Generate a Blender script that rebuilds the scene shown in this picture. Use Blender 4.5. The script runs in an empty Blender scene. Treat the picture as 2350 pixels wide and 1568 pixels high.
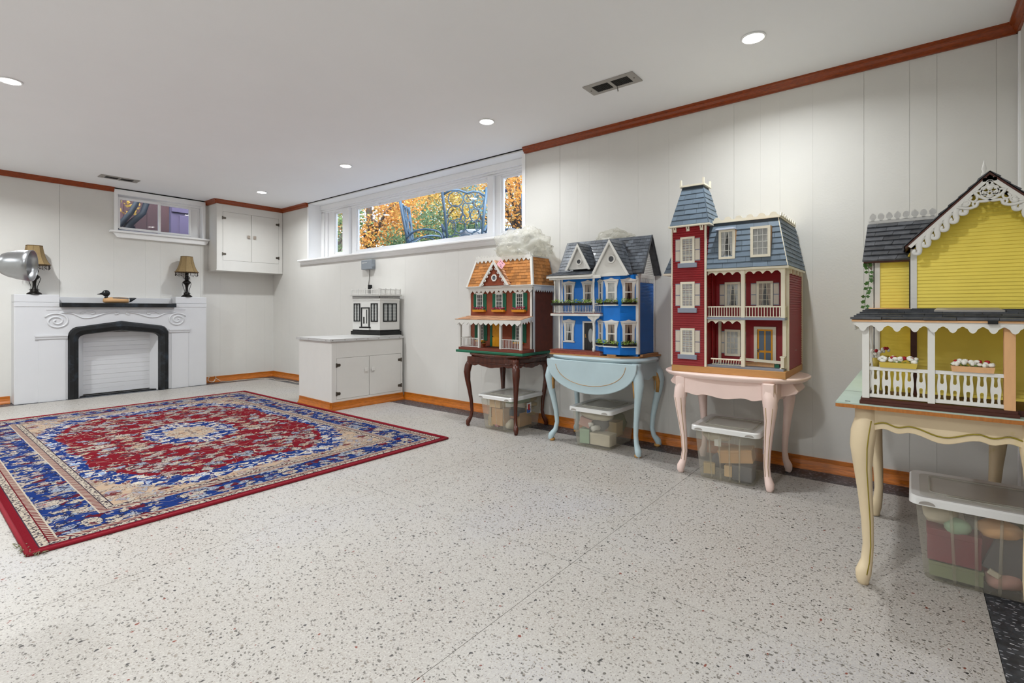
import bpy, bmesh, math, random
from mathutils import Vector, Matrix, noise
random.seed(7)
R = math.radians
PI = math.pi
scene = bpy.context.scene
COL = scene.collection

# ------------------------------------------------------------------ camera, world, sun, exposure
cam_d = bpy.data.cameras.new('camera')
cam_d.sensor_width = 36.0
cam_d.lens = 36.0 * 1144.1 / 2350.0
cam_d.shift_y = -(784.0 - 710.0) / 2350.0
cam_d.clip_start = 0.02
cam = bpy.data.objects.new('camera', cam_d)
cam.location = (0.0, 0.0, 0.95)
cam.rotation_euler = (R(90), 0.0, R(-51.318))
COL.objects.link(cam)
scene.camera = cam
vs = scene.view_settings
vs.view_transform = 'Standard'
vs.look = 'None'
vs.gamma = 1.0
vs.use_curve_mapping = False
vs.exposure = 0.0

world = bpy.data.worlds.new('world')
scene.world = world
world.use_nodes = True
wn = world.node_tree.nodes
wl = world.node_tree.links
sky = wn.new('ShaderNodeTexSky')
sky.sky_type = 'NISHITA'
sky.sun_disc = False
sky.sun_elevation = R(38)
sky.sun_rotation = R(200)
sky.air_density = 1.0
sky.dust_density = 2.5
wn['Background'].inputs['Strength'].default_value = 0.9
wl.new(sky.outputs['Color'], wn['Background'].inputs['Color'])

sun_d = bpy.data.lights.new('sun', 'SUN')
sun_d.energy = 4.2
sun_d.angle = R(2)
sun_d.color = (1.0, 0.95, 0.86)
sun = bpy.data.objects.new('sun', sun_d)
sun.rotation_euler = (R(52), 0.0, R(-62))
sun.location = (-4, -3, 9)
COL.objects.link(sun)

POT_ENERGY = {2.76: 11.5, .457: 24.5, -1.75: 23.5}       # one ceiling lamp of each row, W; leftmost row is added fill
POT_GLOW = 26.0         # emission of its diffuser

# ------------------------------------------------------------------ helpers: colour, nodes, materials
def lin(c):
    c /= 255.0
    return c / 12.92 if c <= 0.04045 else ((c + 0.055) / 1.055) ** 2.4
def hx(h, k=1.0):
    h = h.lstrip('#')
    return tuple(min(0.97, lin(int(h[i:i + 2], 16)) * k) for i in (0, 2, 4)) + (1.0,)

class NT:
    """small wrapper that builds shader nodes"""
    def __init__(s, m):
        s.t = m.node_tree; s.n = s.t.nodes; s.l = s.t.links
    def put(s, sock, v):
        if isinstance(v, bpy.types.NodeSocket): s.l.new(v, sock)
        elif v is not None: sock.default_value = v
    def node(s, typ, **kw):
        n = s.n.new(typ)
        for k, v in kw.items(): setattr(n, k, v)
        return n
    def math(s, op, a, b=None, c=None, clamp=False):
        n = s.node('ShaderNodeMath', operation=op, use_clamp=clamp)
        s.put(n.inputs[0], a); s.put(n.inputs[1], b); s.put(n.inputs[2], c)
        return n.outputs[0]
    def mix(s, f, a, b, blend='MIX'):
        n = s.node('ShaderNodeMix', data_type='RGBA', blend_type=blend)
        s.put(n.inputs[0], f); s.put(n.inputs[6], a); s.put(n.inputs[7], b)
        return n.outputs[2]
    def coord(s, which='Object'):
        return s.node('ShaderNodeTexCoord').outputs[which]
    def mapping(s, v, scale=(1, 1, 1), rot=(0, 0, 0), loc=(0, 0, 0)):
        n = s.node('ShaderNodeMapping'); s.put(n.inputs[0], v)
        n.inputs['Scale'].default_value = scale; n.inputs['Rotation'].default_value = rot; n.inputs['Location'].default_value = loc
        return n.outputs[0]
    def noise(s, v, scale, detail=2.0, rough=0.5, out='Fac'):
        n = s.node('ShaderNodeTexNoise'); s.put(n.inputs['Vector'], v); s.put(n.inputs['Scale'], scale)
        n.inputs['Detail'].default_value = detail; n.inputs['Roughness'].default_value = rough
        return n.outputs[out]
    def voro(s, v, scale, out='Distance', feature='F1', rnd=1.0):
        n = s.node('ShaderNodeTexVoronoi', feature=feature); s.put(n.inputs['Vector'], v); s.put(n.inputs['Scale'], scale)
        n.inputs['Randomness'].default_value = rnd
        return n.outputs[out]
    def ramp(s, f, stops, interp='LINEAR'):
        n = s.node('ShaderNodeValToRGB'); s.put(n.inputs[0], f); r = n.color_ramp; r.interpolation = interp
        while len(r.elements) < len(stops): r.elements.new(0.5)
        for e, (p, c) in zip(r.elements, stops):
            e.position = p; e.color = c if len(c) == 4 else tuple(c) + (1,)
        return n.outputs[0]
    def step(s, x, edge, soft):
        n = s.node('ShaderNodeMapRange', clamp=True); s.put(n.inputs[0], x)
        n.inputs[1].default_value = edge - soft; n.inputs[2].default_value = edge + soft
        return n.outputs[0]
    def sep(s, v):
        n = s.node('ShaderNodeSeparateXYZ'); s.put(n.inputs[0], v); return n.outputs
    def comb(s, x, y, z=0.0):
        n = s.node('ShaderNodeCombineXYZ'); s.put(n.inputs[0], x); s.put(n.inputs[1], y); s.put(n.inputs[2], z); return n.outputs[0]
    def bump(s, h, strength, dist=0.01):
        n = s.node('ShaderNodeBump'); s.put(n.inputs['Height'], h); n.inputs['Strength'].default_value = strength
        n.inputs['Distance'].default_value = dist
        return n.outputs[0]

MATS = {}
def new_mat(name):
    m = bpy.data.materials.new(name); m.use_nodes = True
    nt = NT(m); b = m.node_tree.nodes['Principled BSDF']
    MATS[name] = m
    return m, nt, b
def pm(name, col, rough=0.5, metal=0.0, spec=0.4, var=0.0, nscale=6.0, stretch=(1, 1, 1), bump=0.0, bscale=60.0, rnd=0.0, coat=0.0, dirt=None):
    """painted, wooden, metal ... : base colour with noise variation, per-object variation and fine relief"""
    m, nt, b = new_mat(name)
    b.inputs['Roughness'].default_value = rough
    b.inputs['Metallic'].default_value = metal
    b.inputs['Specular IOR Level'].default_value = spec
    if coat: b.inputs['Coat Weight'].default_value = coat
    c = hx(col) if isinstance(col, str) else col
    out = None
    if var or bump or dirt:
        v = nt.mapping(nt.coord(), stretch)
    if var:
        f = nt.noise(v, nscale, 4.0, 0.6)
        lo = tuple(x * (1 - var) for x in c[:3]) + (1,); hi = tuple(min(1, x * (1 + var)) for x in c[:3]) + (1,)
        out = nt.ramp(f, [(0.3, lo), (0.7, hi)])
    else:
        f = nt.noise(nt.coord(), 3.0, 2.0)
        out = nt.mix(f, tuple(x * 0.985 for x in c[:3]) + (1,), c)
    if dirt:
        g = nt.step(nt.noise(v, dirt[1], 5.0, 0.7), dirt[2], 0.08)
        out = nt.mix(g, out, hx(dirt[0]))
    if rnd:
        oi = nt.node('ShaderNodeObjectInfo').outputs['Random']
        k = nt.math('MULTIPLY_ADD', oi, 2 * rnd, 1 - rnd)
        n = nt.node('ShaderNodeMix', data_type='RGBA', blend_type='MULTIPLY'); n.inputs[0].default_value = 1.0
        nt.put(n.inputs[6], out); nt.put(n.inputs[7], nt.comb(k, k, k)); out = n.outputs[2]
    nt.put(b.inputs['Base Color'], out)
    if bump:
        nt.put(b.inputs['Normal'], nt.bump(nt.noise(v, bscale, 4.0), bump, 0.004))
    return m

W_ = MATS
pm('wall_paint', '#D9D7D2', 0.62, bump=0.12, bscale=90, var=0.02, nscale=3)
pm('wall_base', '#B2AFA8', 0.8)
pm('ceiling_paint', '#F3F3F4', 0.9, bump=0.08, bscale=14, var=0.012, nscale=1.6)
pm('white_trim', '#F7F7F7', 0.4, bump=0.015, bscale=30)
pm('cabinet_paint', '#DCDAD5', 0.5, bump=0.05, bscale=50, var=0.015, nscale=8)
pm('crown_wood', '#8C3A0A', 0.32, var=0.35, nscale=5, stretch=(8, 8, 40), spec=0.5, dirt=('#B0722F', 22, 0.72))
pm('base_wood', '#B46416', 0.3, var=0.3, nscale=6, stretch=(3, 3, 30), spec=0.5, dirt=('#C99A5E', 26, 0.74))
pm('joint_dark', '#66625D', 0.9)
pm('shadow_dark', '#141312', 0.9)  # near-black for shade painted into gaps and toy interiors
pm('hearth_white', '#D0D0D2', 0.42, bump=0.1, bscale=30, var=0.012, nscale=5)
pm('black_paint', '#101214', 0.4, var=0.5, nscale=9, bump=0.1, bscale=50, dirt=('#2B333C', 9, 0.6))
pm('bronze', '#15110E', 0.36, metal=0.5, var=0.4, nscale=40)
pm('bead', '#2A1A14', 0.25, spec=0.6)
pm('shade_cloth', '#8E7852', 0.8, var=0.12, nscale=5, stretch=(30, 30, 2), bump=0.1, bscale=200)
pm('shade_trim', '#6E5536', 0.7)
pm('steel', '#A9ABAD', 0.32, metal=1.0, var=0.08, nscale=20)
pm('hinge_metal', '#5C564E', 0.4, metal=0.9)
pm('chrome', '#B9B9B9', 0.2, metal=1.0)
pm('vent_metal', '#A7A29C', 0.45, metal=0.3)
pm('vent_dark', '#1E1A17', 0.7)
pm('laminate', '#C2C1BF', 0.35, var=0.08, nscale=8)
pm('grey_plastic', '#8B9299', 0.4)
pm('white_plastic', '#DDDDDA', 0.35)
pm('black_plastic', '#0E0E0F', 0.4)
pm('cord_beige', '#D8CDBB', 0.5)
pm('cord_grey', '#77746E', 0.5)
# furniture
pm('mahogany', '#4C2010', 0.2, var=0.35, nscale=4, stretch=(14, 14, 3), spec=0.5)
pm('blue_paint', '#B6CAD0', 0.5, var=0.04, nscale=5, bump=0.06, bscale=60)
pm('gold_paint', '#B98A4B', 0.4, var=0.2, nscale=30)
pm('pink_paint', '#F6DCD3', 0.45, var=0.025, nscale=6, bump=0.05, bscale=60)
pm('pink_line', '#A58A58', 0.5)
pm('cream_paint', '#D9C6A4', 0.45, var=0.05, nscale=5, dirt=('#C2AE45', 5, 0.70))
pm('olive_line', '#8E7F1E', 0.5)
pm('plank_green', '#A9B8AC', 0.55, var=0.06, nscale=8)
pm('plank_edge', '#A8682C', 0.5, var=0.2, nscale=6, stretch=(20, 20, 4))
# dollhouses
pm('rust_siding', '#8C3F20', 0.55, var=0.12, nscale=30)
pm('rust_shaded', '#7A3B24', 0.6, var=0.14, nscale=30)  # darker copy of the rust siding, side wall's shade put into the colour
pm('cedar_shingle', '#B0743A', 0.65, var=0.2, nscale=30, stretch=(1, 1, 6), rnd=0.3)
pm('pale_shingle', '#B98D6C', 0.7, var=0.15, nscale=30, rnd=0.22)
pm('house_white', '#DCDAD4', 0.5, var=0.02, nscale=20)
pm('shutter_green', '#0C5C42', 0.45, var=0.08, nscale=30)
pm('plate_green', '#1F6A4E', 0.4, var=0.15, nscale=20)
pm('mustard', '#E29A0C', 0.45, var=0.05, nscale=20)
pm('orange_box', '#D08A1F', 0.5)
pm('magenta', '#8A1F43', 0.6, rnd=0.3)
pm('leaf_green', '#93B04A', 0.6, rnd=0.35)
pm('dark_leaf', '#5A7A34', 0.6, rnd=0.35)
pm('ivy_green', '#41682C', 0.55, rnd=0.2)
pm('terracotta', '#B35A2A', 0.7)
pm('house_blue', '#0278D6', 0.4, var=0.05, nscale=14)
pm('blue_shaded', '#0268C0', 0.4, var=0.07, nscale=14)  # darker copy of the house blue, shade of the side wall in the colour
pm('slate_black', '#565B62', 0.38, var=0.3, nscale=40, rnd=0.3)
pm('tan_base', '#B28352', 0.6, var=0.1, nscale=10, stretch=(3, 3, 20))
pm('brick_red', '#9A4A38', 0.8, var=0.1, nscale=40, rnd=0.15)
pm('mortar', '#B58878', 0.9)
pm('deck_red', '#7A3B2C', 0.6)
pm('door_black', '#1C1D20', 0.3)
pm('frost', '#9FA3A3', 0.3)
pm('house_red', '#900A14', 0.5, var=0.08, nscale=18)
pm('house_cream', '#E4DCC8', 0.5, var=0.03, nscale=20)
pm('slate_blue', '#637280', 0.55, var=0.06, nscale=30, rnd=0.1)
pm('slate_top', '#3C4650', 0.6)
pm('grey_blue', '#8C93A2', 0.5)
pm('shutter_beige', '#CDC2B2', 0.5)
pm('wood_base', '#BE8B52', 0.55, var=0.06, nscale=8, stretch=(3, 3, 20))
pm('panel_blue', '#5E6E80', 0.5)
pm('house_yellow', '#F6DF5E', 0.45, var=0.035, nscale=9)
pm('deep_yellow', '#CDAE12', 0.5, var=0.05, nscale=9)
pm('raw_wood', '#D9A878', 0.6, var=0.05, nscale=9, stretch=(10, 10, 2))
pm('brown_trim', '#4A2114', 0.45, var=0.15, nscale=20)
pm('gold_box', '#C9B04A', 0.35)
pm('petal_white', '#E8E6DC', 0.6)
pm('petal_red', '#A01420', 0.6)
pm('charcoal', '#4A4C50', 0.32, var=0.35, nscale=40, rnd=0.35)
pm('art_white', '#D9D8D4', 0.4)
pm('art_black', '#0B0B0C', 0.3)
pm('curtain_white', '#E2DFD8', 0.8, var=0.25, nscale=60, stretch=(1, 1, 0.4))
pm('curtain_tan', '#B89E86', 0.8, var=0.25, nscale=50, stretch=(3, 3, 0.3))
pm('note_pink', '#E3A9B4', 0.7)
pm('ink', '#3A2A44', 0.7)
# outdoors
pm('patio_stone', '#8C8A86', 0.9, var=0.1, nscale=3)
pm('chair_blue', '#3A566C', 0.4, var=0.1, nscale=10)
pm('bark', '#3A322C', 0.9, var=0.3, nscale=20, bump=0.4, bscale=30)
pm('fence_brown', '#38262A', 0.85, var=0.25, nscale=6, stretch=(10, 10, 1), rnd=0.25)
pm('shed_purple', '#3F3A54', 0.75, var=0.06, nscale=6)
pm('vine_dark', '#1B2730', 0.7, var=0.3, nscale=10)
pm('pot_grey', '#7D8792', 0.8, bump=0.4, bscale=60)
pm('umbrella_blue', '#1F3F6B', 0.8)
for nm, h in (('card', '#C49A6C'), ('tanpaper', '#D4B48A'), ('olive', '#7C8464'), ('maroon', '#7C3540'), ('slategrey', '#5C5B60'),
              ('skin', '#D9A878'), ('palecloth', '#C9C0AE'), ('pinkpaper', '#B58C84'), ('mint', '#9DB8A0'), ('rose', '#B5647A'), ('navy', '#2F4256'), ('sand', '#BBA57C')):
    pm('stuff_' + nm, h, 0.8, var=0.08, nscale=12)

def emit_mat(name, col, s):
    m, nt, b = new_mat(name)
    b.inputs['Base Color'].default_value = (1, 1, 1, 1)
    b.inputs['Emission Color'].default_value = col
    b.inputs['Emission Strength'].default_value = s
emit_mat('lamp_glow', (1.0, 0.97, 0.93, 1), POT_GLOW)

def glass_mat(name, tint=(1, 1, 1, 1), gloss=0.03, k=1.0):
    m, nt, b = new_mat(name)
    nt.n.remove(b)
    tr = nt.node('ShaderNodeBsdfTransparent'); tr.inputs[0].default_value = tint
    gl = nt.node('ShaderNodeBsdfGlossy'); gl.inputs['Roughness'].default_value = gloss
    fr = nt.node('ShaderNodeFresnel'); fr.inputs[0].default_value = 1.45
    mx = nt.node('ShaderNodeMixShader')
    bf = nt.node('ShaderNodeNewGeometry').outputs['Backfacing']   # a thin pane: both faces reflect as air to glass
    nt.put(fr.inputs[0], nt.math('MULTIPLY_ADD', bf, 1 / 1.45 - 1.45, 1.45))
    nt.put(mx.inputs[0], nt.math('MULTIPLY', fr.outputs[0], k))
    nt.l.new(tr.outputs[0], mx.inputs[1]); nt.l.new(gl.outputs[0], mx.inputs[2])
    nt.l.new(mx.outputs[0], nt.n['Material Output'].inputs[0])
glass_mat('window_glass', (0.97, 0.985, 1.0, 1))
glass_mat('toy_glass', (0.86, 0.87, 0.88, 1), 0.05, 1.3)

def frosted_mat(name, col, opac, rough):
    """milky translucent plastic: partly clear, partly scattering"""
    m, nt, b = new_mat(name)
    b.inputs['Base Color'].default_value = col
    b.inputs['Roughness'].default_value = rough
    tr = nt.node('ShaderNodeBsdfTransparent'); tr.inputs[0].default_value = (0.93, 0.92, 0.88, 1)
    ts = nt.node('ShaderNodeBsdfTranslucent'); ts.inputs[0].default_value = col
    m1 = nt.node('ShaderNodeMixShader'); m1.inputs[0].default_value = 0.35
    nt.l.new(b.outputs[0], m1.inputs[1]); nt.l.new(ts.outputs[0], m1.inputs[2])
    mx = nt.node('ShaderNodeMixShader')
    f = nt.noise(nt.coord(), 9.0, 2.0)
    nt.put(mx.inputs[0], nt.math('MULTIPLY_ADD', f, 0.16, opac - 0.08))
    nt.l.new(tr.outputs[0], mx.inputs[1]); nt.l.new(m1.outputs[0], mx.inputs[2])
    nt.l.new(mx.outputs[0], nt.n['Material Output'].inputs[0])
frosted_mat('bin_plastic', (0.80, 0.78, 0.71, 1), 0.25, 0.25)
frosted_mat('bin_rib', (0.75, 0.74, 0.68, 1), 0.5, 0.25)
frosted_mat('lid_plastic', (0.80, 0.79, 0.75, 1), 0.80, 0.16)
pm('lid_rim', '#E4E4E2', 0.22, spec=0.6)
frosted_mat('clear_bag', (0.92, 0.92, 0.90, 1), 0.27, 0.12)
frosted_mat('thin_film', (0.85, 0.85, 0.84, 1), 0.2, 0.15)

def leaf_mat(name, stops):
    m, nt, b = new_mat(name)
    geo = nt.node('ShaderNodeNewGeometry')
    c = nt.ramp(geo.outputs['Random Per Island'], stops)
    big = nt.noise(nt.coord(), 1.3, 2.0)
    c = nt.mix(nt.step(big, 0.5, 0.2), c, nt.mix(0.5, c, stops[0][1]))
    nt.put(b.inputs['Base Color'], c)
    b.inputs['Roughness'].default_value = 0.6
    ts = nt.node('ShaderNodeBsdfTranslucent'); nt.put(ts.inputs[0], c)
    mx = nt.node('ShaderNodeMixShader'); mx.inputs[0].default_value = 0.45
    nt.l.new(b.outputs[0], mx.inputs[1]); nt.l.new(ts.outputs[0], mx.inputs[2])
    nt.l.new(mx.outputs[0], nt.n['Material Output'].inputs[0])
leaf_mat('leaf_orange', [(0.0, hx('#B0762F')), (0.4, hx('#CF9640')), (0.75, hx('#DDB262')), (1.0, hx('#B8AC58'))])
leaf_mat('leaf_yellow', [(0.0, hx('#9A8638')), (0.4, hx('#C49E42')), (0.75, hx('#D6BC6A')), (1.0, hx('#848C4A'))])
leaf_mat('leaf_dark', [(0.0, hx('#2E4A30')), (0.5, hx('#4E7048')), (1.0, hx('#7C9A6A'))])
leaf_mat('leaf_teal', [(0.0, hx('#3F6E74')), (0.5, hx('#6C9AA0')), (1.0, hx('#9DBEC4'))])
leaf_mat('leaf_mid', [(0.0, hx('#3C5E3A')), (0.5, hx('#64844E')), (1.0, hx('#90A873'))])

# floor: cream terrazzo with dark chips
def floor_mat():
    m, nt, b = new_mat('terrazzo')
    v = nt.coord('Object')
    big = nt.noise(v, 1.1, 3.0)
    base = nt.ramp(big, [(0.3, hx('#A39C94')), (0.5, hx('#ABA6A0')), (0.7, hx('#A9A6A7'))])
    fine = nt.noise(v, 160.0, 2.0)
    base = nt.mix(nt.step(fine, 0.56, 0.07), base, hx('#B5B1AA'))
    for sc, thr, prob, cols, st in ((200.0, 0.38, 0.62, ('#7F7A73', '#928A81', '#867F77', '#9D968D'), (0.85, 1.0, 1)),
                                    (112.0, 0.39, 0.46, ('#66625C', '#7A746C', '#8A8278', '#6F6A64'), (1.0, 0.78, 1)),
                                    (78.0, 0.31, 0.10, ('#3A3938', '#55514C', '#7A3F32', '#45423F'), (0.8, 1.0, 1))):
        vv = nt.mapping(v, st, (0, 0, 0.5), (sc * 0.013, 0.3, 0))
        w = nt.noise(vv, 70.0, 1.0, out='Color')
        vv2 = nt.node('ShaderNodeVectorMath', operation='MULTIPLY_ADD')
        nt.put(vv2.inputs[0], w); vv2.inputs[1].default_value = (0.013, 0.013, 0); nt.put(vv2.inputs[2], vv)
        flat = nt.node('ShaderNodeVectorMath', operation='MULTIPLY'); nt.put(flat.inputs[0], vv2.outputs[0]); flat.inputs[1].default_value = (1, 1, 0)
        d = nt.voro(flat.outputs[0], sc, 'Distance'); c = nt.voro(flat.outputs[0], sc, 'Color')
        s3 = nt.sep(c)
        size = nt.math('MULTIPLY_ADD', s3[1], thr * 0.7, thr * 0.45)
        inside = nt.math('LESS_THAN', d, size)
        sel = nt.math('LESS_THAN', s3[0], prob)
        cc = nt.ramp(s3[2], [(0.0, hx(cols[0])), (0.35, hx(cols[1])), (0.7, hx(cols[2])), (0.9, hx(cols[3]))], 'CONSTANT')
        base = nt.mix(nt.math('MULTIPLY', inside, sel), base, cc)
    nt.put(b.inputs['Base Color'], base)
    b.inputs['Roughness'].default_value = 0.42
    b.inputs['Specular IOR Level'].default_value = 0.35
    m, nt, b = new_mat('dark_terrazzo')
    v = nt.coord('Object')
    base = nt.ramp(nt.noise(v, 30.0, 4.0), [(0.35, hx('#26282C')), (0.7, hx('#40444A'))])
    vv = nt.mapping(v, (1, 0.5, 1), (0, 0, 0.7))
    flat = nt.node('ShaderNodeVectorMath', operation='MULTIPLY'); nt.put(flat.inputs[0], vv); flat.inputs[1].default_value = (1, 1, 0)
    d = nt.voro(flat.outputs[0], 115.0, 'Distance'); c = nt.sep(nt.voro(flat.outputs[0], 115.0, 'Color'))
    base = nt.mix(nt.math('MULTIPLY', nt.math('LESS_THAN', d, 0.36), nt.math('LESS_THAN', c[0], 0.55)), base,
                  nt.ramp(c[2], [(0.0, hx('#85878C')), (0.5, hx('#B8B8BA')), (0.8, hx('#66686E'))], 'CONSTANT'))
    nt.put(b.inputs['Base Color'], base)
    b.inputs['Roughness'].default_value = 0.4
floor_mat()

def rug_mat():
    m, nt, b = new_mat('rug_pile')
    o = nt.coord('Object')
    X, Y, _ = nt.sep(o)
    u = nt.math('ABSOLUTE', X); v = nt.math('ABSOLUTE', Y)
    HA, HB = 1.108, 1.665
    d = nt.math('MINIMUM', nt.math('SUBTRACT', HA, u), nt.math('SUBTRACT', HB, v))
    uv = nt.comb(u, v, 0.0)
    red, dred = hx('#670314'), hx('#560512')
    blue, navy = hx('#0A2862'), hx('#121736')
    cream, beige, pinkg = hx('#A69B8C'), hx('#A38C76'), hx('#978982')
    grey, ink = hx('#828996'), hx('#2E2430')
    def warp(scale, amt):
        n = nt.noise(uv, scale, 2.0, out='Color')
        k = nt.node('ShaderNodeVectorMath', operation='MULTIPLY_ADD'); nt.put(k.inputs[0], n); k.inputs[1].default_value = (amt, amt, 0); nt.put(k.inputs[2], uv)
        f = nt.node('ShaderNodeVectorMath', operation='MULTIPLY'); nt.put(f.inputs[0], k.outputs[0]); f.inputs[1].default_value = (1, 1, 0)
        return f.outputs[0]
    def floral(ground, cols, scale, cover, line=ink, wamt=0.13, fill=0.32):
        """woven leaves and flowers: warped cells in several colours with dark outlines on a ground colour"""
        w = nt.mapping(warp(14.0, wamt), (0.78, 1.18, 1))
        dist = nt.voro(w, scale, 'Distance'); cc = nt.sep(nt.voro(w, scale, 'Color'))
        wob = nt.noise(uv, 55.0, 2.0)
        dd = nt.math('MULTIPLY_ADD', wob, 0.5, nt.math('ADD', dist, -0.25))
        c = nt.ramp(cc[0], cols, 'CONSTANT')
        inner = nt.ramp(cc[1], [(0.0, cols[-1][1]), (0.4, cols[0][1]), (0.7, hx('#8A4A48'))], 'CONSTANT')
        c = nt.mix(nt.math('LESS_THAN', dd, cover * 0.35), c, inner)
        w2 = nt.mapping(warp(30.0, wamt * .5), (0.8, 1.15, 1), (0, 0, .5), (3.1, 1.7, 0))
        d2 = nt.math('MULTIPLY_ADD', wob, 0.4, nt.math('ADD', nt.voro(w2, scale * 2.3, 'Distance'), -0.2)); c2 = nt.sep(nt.voro(w2, scale * 2.3, 'Color'))
        r = nt.mix(nt.math('MULTIPLY', nt.math('LESS_THAN', d2, 0.30), nt.math('LESS_THAN', c2[1], fill)), ground, nt.ramp(c2[0], cols, 'CONSTANT'))
        r = nt.mix(nt.math('LESS_THAN', dd, cover + 0.08), r, line)
        r = nt.mix(nt.math('LESS_THAN', dd, cover), r, c)
        r = nt.mix(nt.math('MULTIPLY', nt.math('LESS_THAN', dd, cover), nt.math('LESS_THAN', nt.math('ABSOLUTE', nt.math('SUBTRACT', nt.noise(uv, 60.0, 1.0), .5)), 0.025)), r, line)
        vine = nt.math('ABSOLUTE', nt.math('SUBTRACT', nt.noise(uv, 7.5, 1.0), 0.5))
        return nt.mix(nt.math('LESS_THAN', vine, 0.0025), r, cream)
    ang = nt.math('ARCTAN2', v, u)
    def oval(a, b_, lobes, amp, e=2.0):
        q = nt.math('SQRT', nt.math('ADD', nt.math('POWER', nt.math('DIVIDE', u, a), e), nt.math('POWER', nt.math('DIVIDE', v, b_), e)))
        if e != 2.0: q = nt.math('POWER', q, 2.0 / e)
        s = nt.math('ABSOLUTE', nt.math('SINE', nt.math('MULTIPLY', ang, lobes)))
        q = nt.math('ADD', q, nt.math('MULTIPLY', s, amp))
        return nt.math('MULTIPLY_ADD', nt.noise(uv, 22.0, 2.0), 0.09, q)
    f_red = floral(red, [(0.0, pinkg), (0.3, cream), (0.6, beige), (0.82, grey)], 13.5, 0.43)
    f_blue = floral(blue, [(0.0, cream), (0.35, grey), (0.6, pinkg), (0.86, dred)], 18.0, 0.50, navy, 0.13, 0.6)
    f_cream = floral(beige, [(0.0, cream), (0.35, pinkg), (0.6, grey), (0.85, dred)], 19.0, 0.50, hx('#6D5A50'), 0.13, 0.5)
    f_band = floral(blue, [(0.0, cream), (0.4, hx('#6E86A8')), (0.75, dred)], 22.0, 0.36, hx('#C4BBAB'), 0.10, 0.55)
    q = oval(0.79, 1.26, 5.0, 0.06, 3.6)
    field = nt.mix(nt.math('GREATER_THAN', q, 0.96), f_red, f_band)
    field = nt.mix(nt.math('GREATER_THAN', q, 1.09), field, f_cream)
    k = oval(0.30, 0.40, 4.0, 0.16)
    field = nt.mix(nt.math('LESS_THAN', k, 1.12), field, f_band)
    field = nt.mix(nt.math('LESS_THAN', k, 0.66), field, f_cream)
    # guard stripes
    along = nt.math('ADD', X, Y)
    saw = nt.math('PINGPONG', along, 0.013)
    def stripe(c1, c2, w):
        return nt.mix(nt.math('GREATER_THAN', saw, w), c1, c2)
    g_cream = nt.mix(nt.math('LESS_THAN', nt.noise(o, 85.0, 2.0), 0.46), cream, ink)
    def lt(edge): return nt.math('LESS_THAN', d, edge)
    c = field
    for edge, colr in ((0.338, ink), (0.333, g_cream), (0.306, ink), (0.302, stripe(cream, dred, 0.006)), (0.274, cream), (0.268, f_blue), (0.098, cream), (0.092, stripe(cream, dred, 0.006)),
                       (0.070, dred), (0.065, g_cream), (0.036, ink), (0.032, red)):
        c = nt.mix(lt(edge), c, colr)
    worn = nt.noise(o, 260.0, 2.0)
    c = nt.mix(nt.math('MULTIPLY', worn, 0.05), c, hx('#9A9090'))
    nt.put(b.inputs['Base Color'], c)
    b.inputs['Roughness'].default_value = 0.95
    b.inputs['Specular IOR Level'].default_value = 0.02
    nt.put(b.inputs['Normal'], nt.bump(worn, 0.35, 0.004))
rug_mat()
pm('rug_edge', '#7E081C', 0.9, bump=0.5, bscale=220)
pm('rug_fray', '#7D7A5E', 0.95, bump=0.5, bscale=200)

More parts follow.
